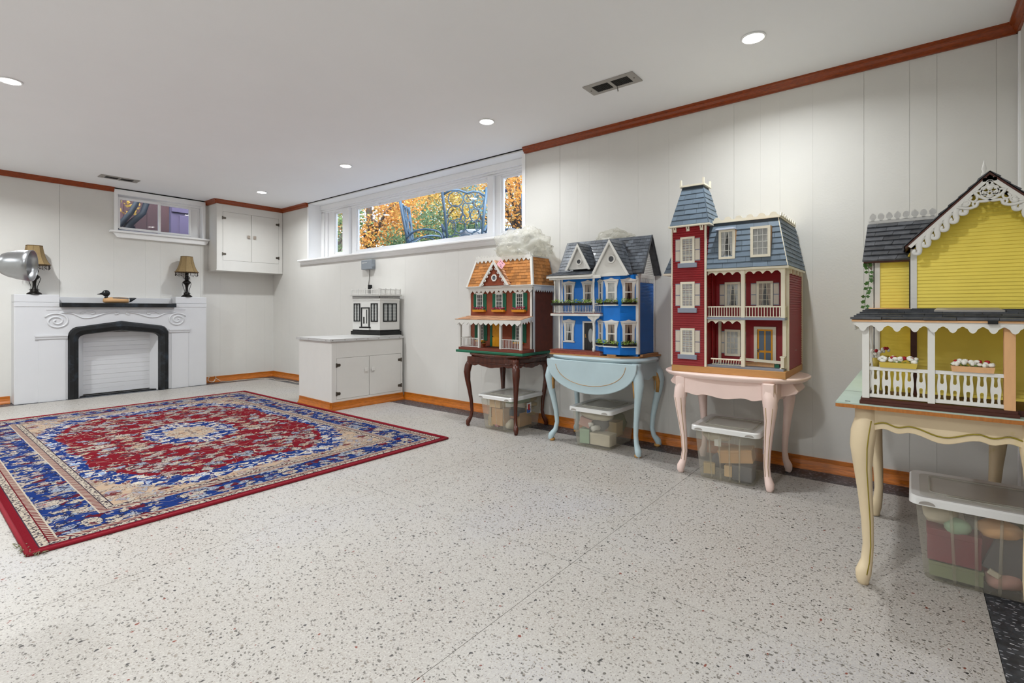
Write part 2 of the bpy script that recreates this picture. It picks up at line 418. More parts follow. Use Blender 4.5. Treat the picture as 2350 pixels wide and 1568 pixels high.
# ------------------------------------------------------------------ helpers: meshes and objects
BOXF = [(0, 3, 2, 1), (4, 5, 6, 7), (0, 1, 5, 4), (1, 2, 6, 5), (2, 3, 7, 6), (3, 0, 4, 7)]
class MB:
    def __init__(s, T=None):
        s.v = []; s.f = []; s.sm = []; s.T = T
    def add(s, vs_, fs, smooth=False):
        o = len(s.v)
        if s.T is not None: vs_ = [tuple(s.T @ Vector(p)) for p in vs_]
        s.v += [tuple(p) for p in vs_]
        for f in fs:
            s.f.append(tuple(i + o for i in f)); s.sm.append(smooth)
        return s
    def box(s, x0, y0, z0, x1, y1, z1):
        return s.add([(x0, y0, z0), (x1, y0, z0), (x1, y1, z0), (x0, y1, z0), (x0, y0, z1), (x1, y0, z1), (x1, y1, z1), (x0, y1, z1)], BOXF)
    def hexa(s, p): return s.add(p, BOXF)
    def prism(s, poly, a, b, ax='y', smooth=False):
        n = len(poly)
        def P(p, d):
            return {'y': (p[0], d, p[1]), 'x': (d, p[0], p[1]), 'z': (p[0], p[1], d)}[ax]
        vs_ = [P(p, a) for p in poly] + [P(p, b) for p in poly]
        s.add(vs_, [tuple(range(n)), tuple(range(2 * n - 1, n - 1, -1))])
        o = len(s.v) - 2 * n
        for i in range(n):
            j = (i + 1) % n
            s.f.append((o + i, o + j, o + n + j, o + n + i)); s.sm.append(smooth)
        return s
    def lathe(s, prof, c=(0, 0, 0), n=20, sx=1.0, sy=1.0, smooth=True, ang0=0.0):
        vs_ = []; fs = []
        for r, z in prof:
            for k in range(n):
                a = ang0 + 2 * PI * k / n
                vs_.append((c[0] + r * sx * math.cos(a), c[1] + r * sy * math.sin(a), c[2] + z))
        m = len(prof)
        for i in range(m - 1):
            for k in range(n):
                k2 = (k + 1) % n
                fs.append((i * n + k, i * n + k2, (i + 1) * n + k2, (i + 1) * n + k))
        s.add(vs_, fs, smooth)
        o = len(s.v) - len(vs_)
        for i in (0, m - 1):
            if prof[i][0] > 1e-6:
                s.f.append(tuple(o + i * n + k for k in range(n))); s.sm.append(False)
        return s
    def tube(s, pts, r, n=8, closed=False, smooth=True, flat=1.0, up=None):
        pts = [Vector(p) for p in pts]; m = len(pts)
        if not isinstance(r, (list, tuple)): r = [r] * m
        vs_ = []; fs = []; prev = None
        for i, p in enumerate(pts):
            if closed: t = pts[(i + 1) % m] - pts[i - 1]
            else: t = pts[min(i + 1, m - 1)] - pts[max(i - 1, 0)]
            if t.length < 1e-9: t = Vector((0, 0, 1))
            t.normalize()
            ref = Vector(up) if up else (prev if prev is not None else (Vector((0, 0, 1)) if abs(t.z) < 0.9 else Vector((1, 0, 0))))
            a = ref - t * ref.dot(t)
            if a.length < 1e-6: a = Vector((1, 0, 0)) - t * t.x
            a.normalize(); b = t.cross(a); prev = a
            for k in range(n):
                q = 2 * PI * (k + 0.5) / n
                vs_.append(p + a * (math.cos(q) * r[i] * flat) + b * (math.sin(q) * r[i]))
        for i in range(m if closed else m - 1):
            i2 = (i + 1) % m
            for k in range(n):
                k2 = (k + 1) % n
                fs.append((i * n + k, i * n + k2, i2 * n + k2, i2 * n + k))
        if not closed:
            fs.append(tuple(range(n - 1, -1, -1))); fs.append(tuple((m - 1) * n + k for k in range(n)))
        return s.add(vs_, fs, smooth)
    def ball(s, c, rx, ry=None, rz=None, n=10, m=6):
        ry = rx if ry is None else ry; rz = rx if rz is None else rz
        prof = [(math.sin(PI * i / m), -math.cos(PI * i / m)) for i in range(m + 1)]
        vs_ = []; fs = []
        for r, z in prof:
            for k in range(n):
                a = 2 * PI * k / n
                vs_.append((c[0] + rx * r * math.cos(a), c[1] + ry * r * math.sin(a), c[2] + rz * z))
        for i in range(m):
            for k in range(n):
                k2 = (k + 1) % n
                fs.append((i * n + k, i * n + k2, (i + 1) * n + k2, (i + 1) * n + k))
        return s.add(vs_, fs, True)
    def loft(s, rings, smooth=True):
        """rings: lists of equally many points, joined one to the next and capped"""
        n = len(rings[0]); vs_ = [p for r in rings for p in r]; fs = []
        for i in range(len(rings) - 1):
            for k in range(n):
                k2 = (k + 1) % n
                fs.append((i * n + k, i * n + k2, (i + 1) * n + k2, (i + 1) * n + k))
        s.add(vs_, fs, smooth)
        o = len(s.v) - len(vs_)
        s.f.append(tuple(o + k for k in range(n))); s.sm.append(False)
        s.f.append(tuple(o + (len(rings) - 1) * n + k for k in range(n))); s.sm.append(False)
        return s
    def mesh(s, name, mat, fix=True):
        me = bpy.data.meshes.new(name)
        me.from_pydata(s.v, [], s.f)
        if fix:
            bm = bmesh.new(); bm.from_mesh(me)
            bmesh.ops.recalc_face_normals(bm, faces=bm.faces)
            bm.to_mesh(me); bm.free()
        me.polygons.foreach_set('use_smooth', s.sm)
        me.materials.append(MATS[mat])
        return me
    def obj(s, name, mat, parent=None, loc=None, rz=None, bev=0.0, fix=True, label=None):
        return put(s.mesh(name, mat, fix), name, parent, loc, rz, bev, label)

def put(me, name, parent=None, loc=None, rz=None, bev=0.0, label=None):
    o = bpy.data.objects.new(name, me); COL.objects.link(o)
    if parent is not None: o.parent = parent
    if loc is not None: o.location = loc
    if rz is not None: o.rotation_euler = (0, 0, rz)
    if bev:
        b = o.modifiers.new('bevel', 'BEVEL'); b.width = bev; b.segments = 2; b.limit_method = 'ANGLE'; b.angle_limit = R(40)
    if label: o['label'] = label
    return o
def thing(name, label, cat, loc=(0, 0, 0), rz=0.0, group=None):
    o = bpy.data.objects.new(name, None); COL.objects.link(o)
    o.empty_display_size = 0.05
    o.location = loc; o.rotation_euler = (0, 0, rz)
    return tag(o, label, cat, group)
def tag(o, label, cat, group=None, kind=None):
    o['label'] = label; o['category'] = cat
    if group: o['group'] = group
    if kind: o['kind'] = kind
    return o
def struct(o):
    o['kind'] = 'structure'; return o
def box(name, mat, parent, x0, y0, z0, x1, y1, z1, bev=0.0, T=None):
    return MB(T).box(x0, y0, z0, x1, y1, z1).obj(name, mat, parent, bev=bev)
def face(axis, X, Y):
    """frame of a side wall: u along the wall, -v outward"""
    if axis == 'right': return Matrix.Translation((X, Y, 0)) @ Matrix.Rotation(R(90), 4, 'Z')
    if axis == 'left': return Matrix.Translation((X, Y, 0)) @ Matrix.Rotation(R(-90), 4, 'Z')
    return Matrix.Translation((X, Y, 0))
def copy_tree(o, parent=None):
    c = o.copy(); COL.objects.link(c)
    if parent is not None: c.parent = parent
    for ch in list(o.children): copy_tree(ch, c)
    return c
def molding(prof, p0, p1, n, mb=None):
    """straight moulding: profile (distance from wall, height) run from p0 to p1, n points away from the wall"""
    mb = mb or MB()
    p0 = Vector(p0); p1 = Vector(p1); n = Vector(n)
    r = [[p + n * d + Vector((0, 0, z)) for d, z in prof] for p in (p0, p1)]
    return mb.loft(r, False)
def curve(pts, n=5):
    """smooth curve through the given points"""
    P = [Vector(p) for p in pts]; out = []
    for i in range(len(P) - 1):
        a, b, c, d = P[max(i - 1, 0)], P[i], P[i + 1], P[min(i + 2, len(P) - 1)]
        for k in range(n):
            t = k / n; out.append(b * 1.0 + (c - a) * (.5 * t) + (a * 2 - b * 5 + c * 4 - d) * (.5 * t * t) + (b * 3 - a - c * 3 + d) * (.5 * t ** 3))
    return out + [P[-1]]
def arc(cx, cy, rx, ry, a0, a1, n):
    return [(cx + rx * math.cos(R(a0 + (a1 - a0) * i / n)), cy + ry * math.sin(R(a0 + (a1 - a0) * i / n))) for i in range(n + 1)]
# ------------------------------------------------------------------ the room
XW, YW, YN, ZC = 3.425, 7.10, -0.41, 2.34
XL, YR = -2.6, -2.6
G1 = (2.60, 6.16, 1.575)       # opening of window 1 on the right wall: Y from, Y to, sill
G2 = (1.60, 2.54, 1.83)        # opening of window 2 on the back wall: X from, X to, sill
XP, YP = XW + 0.007, YW + 0.007  # face of the wall behind the panelling

fl = struct(box('floor', 'joint_dark', None, XL - 0.1, YR - 0.1, -0.08, 3.75, 7.35, -0.006))
def slab(x0, x1, y0, y1, mat='terrazzo', name='floor_slab'):
    g = 0.0009
    box(name, mat, fl, x0 + g, y0 + g, -0.006, x1 - g, y1 - g, 0.0)
xs = [XL, -1.6, 0.0, 1.6, 3.213]
ys = [-0.19 + 1.18 * i for i in range(7)]
for i in range(4):
    for j in range(6): slab(xs[i], xs[i + 1], ys[j], ys[j + 1])
for x0, x1 in ((XL, -1.6), (-1.6, 0.0), (0.0, 0.99)):
    slab(x0, x1, -1.37, -0.19); slab(x0, x1, YR, -1.37)
slab(3.213, 3.425, -0.19, 6.89, 'dark_terrazzo', 'border_strip')
slab(XL, 3.425, 6.89, 7.10, 'dark_terrazzo', 'border_strip')
slab(1.2, 3.425, YN, -0.19, 'dark_terrazzo', 'border_strip')
slab(0.99, 1.2, YR, -0.19, 'dark_terrazzo', 'border_strip')

struct(box('ceiling', 'ceiling_paint', None, XL - 0.1, YR - 0.1, ZC, 3.75, 7.35, ZC + 0.12))

# right wall, panelled with grooved boards
m = MB()
m.box(XP, YN - 0.12, 0, 3.70, 7.25, G1[2]); m.box(XP, G1[1], G1[2], 3.70, 7.25, ZC); m.box(XP, YN - 0.12, G1[2], 3.70, G1[0], ZC)
wr = struct(m.obj('wall_right', 'wall_base'))
gr = [(-.41, 0), (-.33, 1), (-.105, 1), (.007, 1), (.207, 1), (.456, 0), (.63, 0), (.74, 0), (.898, 1), (1.1, 0), (1.33, 0), (1.56, 0), (1.795, 0), (1.968, 0), (2.075, 0), (2.24, 2), (2.6, 0),
      (2.85, 0), (3.1, 0), (3.403, 1), (3.578, 0), (3.86, 0), (4.195, 1), (4.45, 0), (4.78, 0), (5.0, 0), (5.41, 1), (5.7, 0), (5.95, 0), (6.16, 0), (6.45, 0), (6.64, 1), (6.85, 0), (7.1, 0)]
GW = (0.0002, 0.0005, 0.0010)
for (a, ka), (b, kb) in zip(gr[:-1], gr[1:]):
    top = G1[2] if G1[0] <= a < G1[1] - 1e-6 else ZC
    box('panel', 'wall_paint', wr, XW, a + GW[ka], 0.004, XP, b - GW[kb], top)
m = MB()
m.box(XL - 0.1, YP, 0, 3.70, 7.20, G2[2]); m.box(XL - 0.1, YP, G2[2], G2[0], 7.20, ZC); m.box(G2[1], YP, G2[2], 3.70, 7.20, ZC)
wb = struct(m.obj('wall_back', 'wall_base'))
gb = [(XL, 0), (-2.1, 0), (-1.55, 1), (-.9, 0), (-.33, 1), (.25, 0), (.62, 0), (1.137, 2), (1.6, 0), (1.9, 0), (2.05, 0), (2.30, 0), (2.488, 1), (2.54, 0), (2.72, 0), (3.05, 0), (3.3, 0), (3.425, 0)]
for (a, ka), (b, kb) in zip(gb[:-1], gb[1:]):
    top = G2[2] if G2[0] <= a < G2[1] - 1e-6 else ZC
    box('panel', 'wall_paint', wb, a + GW[ka], YW, 0.004, b - GW[kb], YP, top)
wn_ = struct(box('wall_near', 'wall_base', None, 1.2, YN - 0.12, 0, XP, YN - 0.007, ZC))
for a, b in ((1.2, 1.62), (1.62, 2.05), (2.05, 2.5), (2.5, 2.95), (2.95, 3.30), (3.30, 3.425)):
    box('panel', 'wall_paint', wn_, a + .0006, YN - 0.007, 0.004, b - .0006, YN, ZC)
box('corner_bead', 'white_trim', wn_, 3.385, YN, 0.075, 3.405, YN + 0.008, 2.285)
struct(box('wall_return', 'wall_paint', None, 1.2, YR, 0, 1.32, YN - 0.12, ZC))
struct(box('wall_left', 'wall_paint', None, XL - 0.1, YR - 0.1, 0, XL, YP, ZC))
struct(box('wall_rear', 'wall_paint', None, XL, YR - 0.1, 0, 1.32, YR, ZC))

# crown moulding and baseboards, stained wood
CR = [(0, 0), (.040, 0), (.040, -.011), (.030, -.018), (.026, -.034), (.012, -.044), (.012, -.052), (0, -.052)]
BB = [(0, 0), (.030, 0), (.028, .010), (.016, .028), (.010, .050), (.009, .074), (0, .074)]
def run(name, mat, prof, segs, z):
    mb = MB()
    for p0, p1, n in segs:
        molding(prof, (p0[0], p0[1], z), (p1[0], p1[1], z), (n[0], n[1], 0), mb)
    return struct(mb.obj(name, mat))
run('trim_1', 'crown_wood', CR, [((XW, YN), (XW, 2.60), (-1, 0))], ZC)
run('trim_2', 'crown_wood', CR, [((XW, 6.16), (XW, 6.80), (-1, 0))], ZC)
run('trim_3', 'crown_wood', CR, [((2.555, 6.83), (XW, 6.83), (0, -1)), ((2.575, 6.80), (2.575, YW), (-1, 0)), ((2.54, YW), (2.58, YW), (0, -1))], ZC)
run('trim_4', 'crown_wood', CR, [((XL, YW), (1.60, YW), (0, -1))], ZC)
run('trim_5', 'crown_wood', CR, [((1.2, YN), (XW, YN), (0, 1)), ((1.2, YR), (1.2, YN), (-1, 0))], ZC)
run('baseboard_right', 'base_wood', BB, [((XW, YN), (XW, 4.205), (-1, 0)), ((XW, 4.92), (XW, YW), (-1, 0))], 0)
run('baseboard_back', 'base_wood', BB, [((2.50, YW), (XW, YW), (0, -1)), ((XL, YW), (0.76, YW), (0, -1))], 0)
run('baseboard_near', 'base_wood', BB, [((1.2, YN), (XW, YN), (0, 1))], 0)

# ------------------------------------------------------------------ ceiling lamps and vents
def pot_light(x, y, label):
    t = thing('ceiling_light', label, 'ceiling light', (x, y, ZC), 0, 'recessed ceiling lights')
    MB().lathe([(.056, 0), (.060, -.002), (.060, -.005), (.051, -.007), (.049, -.004), (.049, 0)], n=28).obj('trim_ring', 'white_trim', t)
    MB().lathe([(0.0001, -.0075), (.030, -.007), (.044, -.0055), (.049, -.003), (.049, 0)], n=28).obj('diffuser', 'lamp_glow', t)
    ld = bpy.data.lights.new('bulb', 'AREA'); ld.shape = 'DISK'; ld.size = 0.09; ld.energy = POT_ENERGY[x] * (0.85 if y < 1 and x < 1 else 0.8 if (x, y) == (.457, 2.45) else 1.0); ld.color = (0.94, 0.98, 1.0); ld.spread = R(155)
    lo = bpy.data.objects.new('bulb', ld); COL.objects.link(lo); lo.parent = t; lo.location = (0, 0, -0.0145)
for y, lb in ((.63, 'round recessed ceiling light nearest the camera, above the red dollhouse'), (2.45, 'round recessed ceiling light above the brown dollhouse, second from the near one'),
              (4.27, 'small recessed ceiling light in front of the long window'), (6.01, 'smallest recessed ceiling light, in front of the wall cabinet')):
    pot_light(2.76, y, lb)
pot_light(0.457, 4.276, 'recessed ceiling light cut by the left edge of the photo')
for x, y, lb in ((.457, .63, 'above the camera'), (.457, 2.45, 'above the left edge of the rug, near end'), (.457, 6.01, 'above the left end of the fireplace'), (-1.75, 2.45, 'added fill left of the rug, near end'), (-1.75, 6.01, 'added fill in the far left corner'),
                 (-1.75, -1.2, 'added fill in the rear left corner'), (-1.75, .63, 'added fill left of the camera'), (-1.75, 4.27, 'added fill left of the rug, far end')):  # the leftmost row is unseen, added as fill for the room
    pot_light(x, y, 'recessed ceiling light outside the photo, ' + lb)

def vent(x, y, rz, label):
    t = thing('ceiling_vent', label, 'vent', (x, y, ZC), rz, 'ceiling vents')
    L_, W2 = .167, .073
    m = MB()
    for a, b, c, d in ((-L_, -W2, -.12, W2), (.12, -W2, L_, W2), (-.12, -W2, .12, -.045), (-.12, .045, .12, W2), (-.010, -.045, .010, .045)):
        m.box(a, b, -.007, c, d, 0)
    m.obj('face_plate', 'vent_metal', t, bev=0.001)
    for s in (-1, 1):
        box('grille', 'vent_dark', t, min(s * .010, s * .12), -.045, -.004, max(s * .010, s * .12), .045, -.001)
        for k in range(9):
            x0 = s * (.018 + .0118 * k)
            box('slat', 'vent_dark', t, x0 - .0014, -.045, -.0062, x0 + .0014, .045, -.004)
        MB().lathe([(.004, -.009), (.005, -.007), (.005, -.006)], c=(s * .145, 0, 0), n=8).obj('screw', 'hinge_metal', t)
    MB().tube([(-.012, -.048, -.005), (-.014, -.050, -.028), (-.016, -.050, -.034)], [.003, .003, .005], 6).obj('lever', 'vent_metal', t)
vent(2.78, 1.437, R(90), 'grey metal ceiling vent with two dark grilles near the crown moulding')
vent(1.527, 6.565, 0, 'small metal ceiling vent above the back wall window')

# ------------------------------------------------------------------ window 1: long three-part window set deep in the right wall
w1 = MB()
xa, xb = 3.60, 3.68
for y0, y1 in ((6.16, 5.886), (5.666, 5.40), (3.196, 3.047), (2.70, 2.60)): w1.box(xa + .035, y1, 1.60, xb, y0, 2.30)
for y0, y1 in ((5.886, 5.666), (5.40, 3.196), (3.047, 2.70)): w1.box(xa + .0355, y1, 1.60, xb - .001, y0, 1.672); w1.box(xa + .0355, y1, 2.215, xb - .001, y0, 2.30)
win1 = struct(w1.obj('window_1', 'white_trim', bev=.003))
for y0, y1 in ((5.64, 5.50), (3.185, 3.11)): box('mullion', 'white_trim', win1, xa - .004, y1, 1.60, xa + .0348, y0, 2.225, .004)
for y0, y1, q in ((6.08, 6.02, .018), (6.142, 6.08, 0), (2.64, 2.616, 0)): box('casing', 'white_trim', win1, xa + q, y1, 1.60, xa + .0348, y0, 2.225, .004)
box('header', 'white_trim', win1, xa - .02, 2.617, 2.262, xa + .0348, 6.141, 2.3215, .003)
for i, z in enumerate((2.243, 2.226)): box('header_moulding', 'white_trim', win1, xa + .002 + .014 * i, 2.617, z, xa + .0348, 6.141, z + (.0185 if i == 0 else .0165), .003)
for y0, y1 in ((5.886, 5.666), (5.40, 3.196), (3.047, 2.70)):
    m = MB()
    for a, b, c, d in ((y1, 1.672, y0, 1.694), (y1, 2.196, y0, 2.215), (y1, 1.694, y1 + .02, 2.196), (y0 - .02, 1.694, y0, 2.196)):
        m.box(xa + .048, a, b, xb - .006, c, d)
    s_ = m.obj('sash', 'white_trim', win1, bev=.002)
    MB().box(xb - .022, y1 + .015, 1.69, xb - .019, y0 - .015, 2.20).obj('pane', 'window_glass', s_)
box('jamb', 'white_trim', win1, XW, 6.142, 1.6005, xa + .034, 6.16, 2.3215); box('jamb', 'white_trim', win1, XW, 2.60, 1.6005, xa + .034, 2.616, 2.3215)
box('jamb_bead', 'white_trim', win1, XW - .012, 2.588, 1.60, XW + .004, 2.624, 2.29, .002)
box('jamb_bead', 'white_trim', win1, XW - .006, 6.14, 1.60, XW + .004, 6.172, 2.29, .002)
box('soffit', 'white_trim', win1, XW + .0065, 2.60, 2.322, xa + .034, 6.16, 2.339)
box('painted_gap_shade', 'shadow_dark', win1, XW - .003, 2.60, 2.333, XW + .006, 6.16, 2.340)  # near-black strip paints the shade of the gap under the ceiling
box('sill', 'white_trim', win1, XW - .058, 2.50, 1.577, xa + .04, 6.335, 1.600, .006)
molding([(0, 0), (.010, 0), (.022, .018), (.024, .030), (.034, .036), (.034, .044), (0, .044)], (XW, 2.54, 1.533), (XW, 6.315, 1.533), (-1, 0, 0)).obj('apron', 'white_trim', win1)
for y in (4.93, 3.98):
    MB().tube([(xa + .04, y + .012 * math.cos(a), 2.212 + .014 * math.sin(a)) for a in [PI * (.9 + .16 * k) for k in range(9)]], .0016, 6).obj('hook', 'chrome', win1)

# ------------------------------------------------------------------ window 2: small slider on the back wall
m = MB()
m.box(1.60, 7.1505, 1.85, 1.640, 7.20, 2.30); m.box(2.50, 7.1505, 1.85, 2.54, 7.20, 2.30); m.box(1.64, 7.1505, 1.85, 2.50, 7.20, 1.872); m.box(1.64, 7.1505, 2.245, 2.50, 7.20, 2.30)
win2 = struct(m.obj('window_2', 'white_trim', bev=.002))
for x0, x1, z0, z1 in ((1.600, 1.634, 1.8505, 2.268), (2.506, 2.540, 1.8505, 2.268), (1.600, 2.540, 2.268, 2.325)):
    box('casing', 'white_trim', win2, x0, 7.078, z0, x1, 7.15, z1, .002)
box('painted_gap_shade', 'shadow_dark', win2, 1.60, 7.096, 2.325, 2.54, 7.12, 2.34)  # dark strip, painted shade above the small window's casing
for x0, x1, y, bw in ((1.638, 2.062, 7.118, .026), (2.046, 2.40, 7.152, .024)):
    m = MB()
    for a, b, c, d in ((x0, 1.874, x1, 1.874 + bw), (x0, 2.244 - bw, x1, 2.244), (x0, 1.874 + bw, x0 + bw, 2.244 - bw), (x1 - bw, 1.874 + bw, x1, 2.244 - bw)):
        m.box(a, y, b, c, y + .022, d)
    s_ = m.obj('sash', 'white_trim', win2, bev=.0015)
    box('pane', 'window_glass', s_, x0 + .01, y + .010, 1.88, x1 - .01, y + .013, 2.24)
m = MB()
for a, b, c, d in ((2.402, 1.874, 2.498, 1.892), (2.402, 2.226, 2.498, 2.244), (2.48, 1.892, 2.498, 2.226), (2.402, 1.892, 2.412, 2.226)): m.box(a, 7.172, b, c, 7.19, d)
m.obj('track_frame', 'white_trim', win2)
box('panel', 'white_trim', win2, 2.41, 7.178, 1.89, 2.482, 7.184, 2.23)
box('latch', 'hinge_metal', win2, 1.634, 7.108, 1.876, 1.652, 7.118, 1.884)
box('sill', 'white_trim', win2, 1.555, 7.030, 1.828, 2.605, 7.15, 1.850, .005)
MB().prism([(1.585, 1.828), (2.578, 1.828), (2.548, 1.772), (1.625, 1.772)], 7.062, 7.10, 'y').obj('apron', 'white_trim', win2, bev=.006)

# ------------------------------------------------------------------ outdoors: ground, fence, shed, patio furniture, trees
struct(MB().box(3.70, -8, .9, 40, 40, 1.25).box(-6, 7.20, .9, 3.70, 40, 1.25).obj('ground', 'patio_stone'))
f_ = thing('wooden_fence', 'weathered dark brown board fence outside the back window', 'fence', (0.5, 8.35, 1.25))
for k in range(15): box('board', 'fence_brown', f_, .135 * k, .004 * (k % 2), 0, .135 * k + .131, .022, 1.9 + .03 * ((k * 7) % 3))
for z in (.3, 1.5): box('rail', 'fence_brown', f_, 0, .022, z, 2.03, .06, z + .09)
sh = thing('garden_shed', 'purple painted shed front outside the right pane of the back window', 'shed', (2.53, 8.28, 1.25))
box('wall', 'shed_purple', sh, 0, .02, 0, 1.0, .6, 1.9); box('door_panel', 'shed_purple', sh, .10, 0, 0, .9, .02, 1.06, .004)
box('rail', 'shed_purple', sh, .0, -.02, 1.10, 1.0, .02, 1.20, .004); MB().ball((.44, -.02, .93), .016).obj('knob', 'chrome', sh)
for k in range(3): box('batten', 'shed_purple', sh, .22 + .24 * k, -.008, .02, .226 + .24 * k, 0, 1.05)
vn = MB()
vn.tube([(1.75, 7.8, 1.25), (1.80, 7.78, 1.75), (1.90, 7.78, 2.02), (2.06, 7.80, 2.20), (2.15, 7.82, 2.5), (2.2, 7.85, 3.0)], [.06, .05, .042, .036, .034, .03], 8)
vn.tube([(1.82, 7.78, 1.80), (1.80, 7.76, 2.0), (1.92, 7.74, 2.18), (2.02, 7.74, 2.42), (2.05, 7.76, 2.9)], [.04, .036, .032, .03, .026], 8)
vn.tube([(1.80, 7.80, 1.9), (1.96, 7.82, 2.02), (2.00, 7.84, 1.96)], [.03, .024, .02], 8)
vn.tube([(1.80, 7.77, 2.0), (1.74, 7.75, 2.16), (1.72, 7.75, 2.5)], [.03, .02, .02], 8)
vt = tag(vn.obj('tree_trunk', 'vine_dark'), 'dark forked tree stem just outside the left pane of the back window', 'tree')
def leaves(mb, n, pick, size):
    for _ in range(n):
        c = pick(); s = size * random.uniform(.6, 1.25)
        a = Vector((random.gauss(0, 1), random.gauss(0, 1), random.gauss(0, .7))).normalized()
        b = a.cross(Vector((random.gauss(0, 1), random.gauss(0, 1), random.gauss(0, 1)))).normalized()
        c = Vector(c); o = len(mb.v)
        mb.v += [tuple(c - a * s), tuple(c + b * s * .5), tuple(c + a * s), tuple(c - b * s * .5)]
        mb.f.append((o, o + 1, o + 2, o + 3)); mb.sm.append(False)
m = MB(); leaves(m, 40, lambda: (random.uniform(1.78, 2.12), 8.1, random.uniform(2.2, 2.5)), .035)
m.obj('leaf_cluster', 'leaf_yellow', vt, fix=False)['kind'] = 'stuff'

def tree(label, x, y, zc, r, rz, n, mat, size, name='autumn_tree', cl=34):
    t = thing(name, label, 'tree', (x, y, 1.25), 0, 'garden trees beyond the long window')
    h = zc - 1.25
    m = MB(); m.tube([(0, 0, 0), (.05, .03, h * .5), (0, 0, h * .9), (-.05, .05, h + rz * .5)], [.11, .09, .07, .03], 8); m.obj('trunk', 'bark', t)
    m = MB(); ends = []
    for k in range(9):
        a = 2.4 * k; e = (math.cos(a) * r * .75, math.sin(a) * r * .75, h + rz * random.uniform(-.6, .7)); ends.append(e)
        m.tube([(0, 0, h * .5 + .06 * k), (e[0] * .45, e[1] * .45, h * .6 + e[2] * .28), e], [.045, .03, .008], 6)
    m.obj('branch', 'bark', t)
    cs = []
    for _ in range(cl):
        q = Vector((random.gauss(0, 1), random.gauss(0, 1), random.gauss(0, 1))).normalized() * random.uniform(.45, 1.0)
        cs.append((q.x * r, q.y * r, h + q.z * rz))
    sp = r * .17
    def pick():
        c = random.choice(cs)
        return (c[0] + random.gauss(0, sp), c[1] + random.gauss(0, sp), c[2] + random.gauss(0, sp))
    m = MB(); leaves(m, n, pick, size)
    o = m.obj('foliage', mat, t, fix=False); o['kind'] = 'stuff'
tree('orange leaved tree with dark forked trunk, left in the long window', 6.60, 9.30, 3.2, 1.45, 1.5, 19000, 'leaf_orange', .036)
tree('big golden tree behind the middle of the long window', 10.15, 11.3, 3.9, 2.1, 1.9, 16000, 'leaf_yellow', .048)
tree('pale yellow tree farthest back in the long window', 14.85, 15.06, 5.3, 2.9, 2.6, 11000, 'leaf_yellow', .07)
tree('amber tree at the left edge of the long window', 6.6, 13.4, 3.9, 1.65, 1.8, 10000, 'leaf_orange', .045)
tree('dark green rounded shrub behind the small blue chair', 6.1, 6.75, 2.05, .85, .62, 11000, 'leaf_dark', .027, 'green_shrub', 26)
tree('blue green airy tree behind the ornate blue chair back', 9.1, 7.9, 3.5, 1.0, 1.3, 5000, 'leaf_teal', .034, 'garden_tree')
tree('orange tree seen through the right sash of the long window', 6.34, 4.90, 2.65, .8, .95, 6500, 'leaf_orange', .028)
tree('green shrub seen through the narrow left sash of the long window', 4.75, 7.75, 2.1, .55, .8, 3500, 'leaf_mid', .03, 'green_shrub', 20)

def loop(mb, cx, cz, rx, rz, rot=0.0, r=.010, n=18, y=0.0):
    pts = []
    for k in range(n):
        a = 2 * PI * k / n; px = rx * math.cos(a); pz = rz * math.sin(a)
        pts.append((cx + px * math.cos(rot) - pz * math.sin(rot), y, cz + px * math.sin(rot) + pz * math.cos(rot)))
    mb.tube(pts, r, 6, closed=True, flat=.7)
def patio_chair(x, y, rz, label):
    """cast metal garden chair; front faces local -y, the pierced back leans away from it"""
    t = thing('patio_chair', label, 'chair', (x, y, 1.25), rz, 'blue cast metal patio chairs')
    T = Matrix.Translation((0, .22, .43)) @ Matrix.Rotation(R(-9), 4, 'X')
    for s in (-1, 1):
        MB(T).tube([(s * .19, 0, -.02), (s * .215, 0, .3), (s * .255, 0, .66)], [.015, .016, .019], 8).obj('back_post', 'chair_blue', t)
        MB().tube([(s * .21, .22, .43), (s * .215, .24, .2), (s * .22, .27, 0)], [.016, .014, .018], 8).obj('leg', 'chair_blue', t)
        MB().tube([(s * .22, -.2, .43), (s * .225, -.23, .2), (s * .23, -.26, 0)], [.016, .014, .018], 8).obj('leg', 'chair_blue', t)
        MB().tube(curve([(s * .225, .25, .60), (s * .26, .12, .685), (s * .27, -.05, .70), (s * .26, -.2, .64), (s * .24, -.22, .43)]), .013, 8).obj('arm', 'chair_blue', t)
        MB().tube(curve([(s * .225, .24, .53), (s * .25, .08, .60), (s * .25, -.1, .58), (s * .24, -.19, .46)]), .008, 6).obj('arm_scroll', 'chair_blue', t)
    m = MB(T)
    m.tube([(-.235, 0, .57), (-.17, 0, .61), (-.10, 0, .62), (-.03, 0, .60), (.06, 0, .63), (.16, 0, .625), (.235, 0, .58)], .014, 8)
    for a in ((-.16, .50, .055, .085, .2), (-.05, .545, .06, .062, -.5), (.10, .53, .085, .085, 0), (-.12, .36, .05, .075, .3), (-.02, .40, .04, .09, -.15), (.11, .36, .085, .10, .2),
              (-.08, .22, .075, .07, .5), (.06, .23, .07, .08, -.4), (.15, .20, .05, .09, .1), (-.14, .10, .05, .075, -.4), (-.03, .08, .08, .055, .3), (.10, .07, .075, .06, -.2), (-.155, .24, .03, .06, .1), (.02, .31, .03, .05, .3)):
        loop(m, *a)
    m.obj('back_lattice', 'chair_blue', t)
    m = MB()
    for k in range(5): m.tube([(-.2 + .1 * k, .2, .44), (-.2 + .1 * k, 0, .425), (-.2 + .1 * k, -.2, .44)], .014, 6)
    m.tube([(-.22, -.2, .44), (.22, -.2, .44), (.21, .22, .44), (-.21, .22, .44)], .016, 6, closed=True)
    m.obj('seat', 'chair_blue', t)
patio_chair(4.31, 4.18, R(134), 'ornate blue garden chair with tall pierced back close to the window')
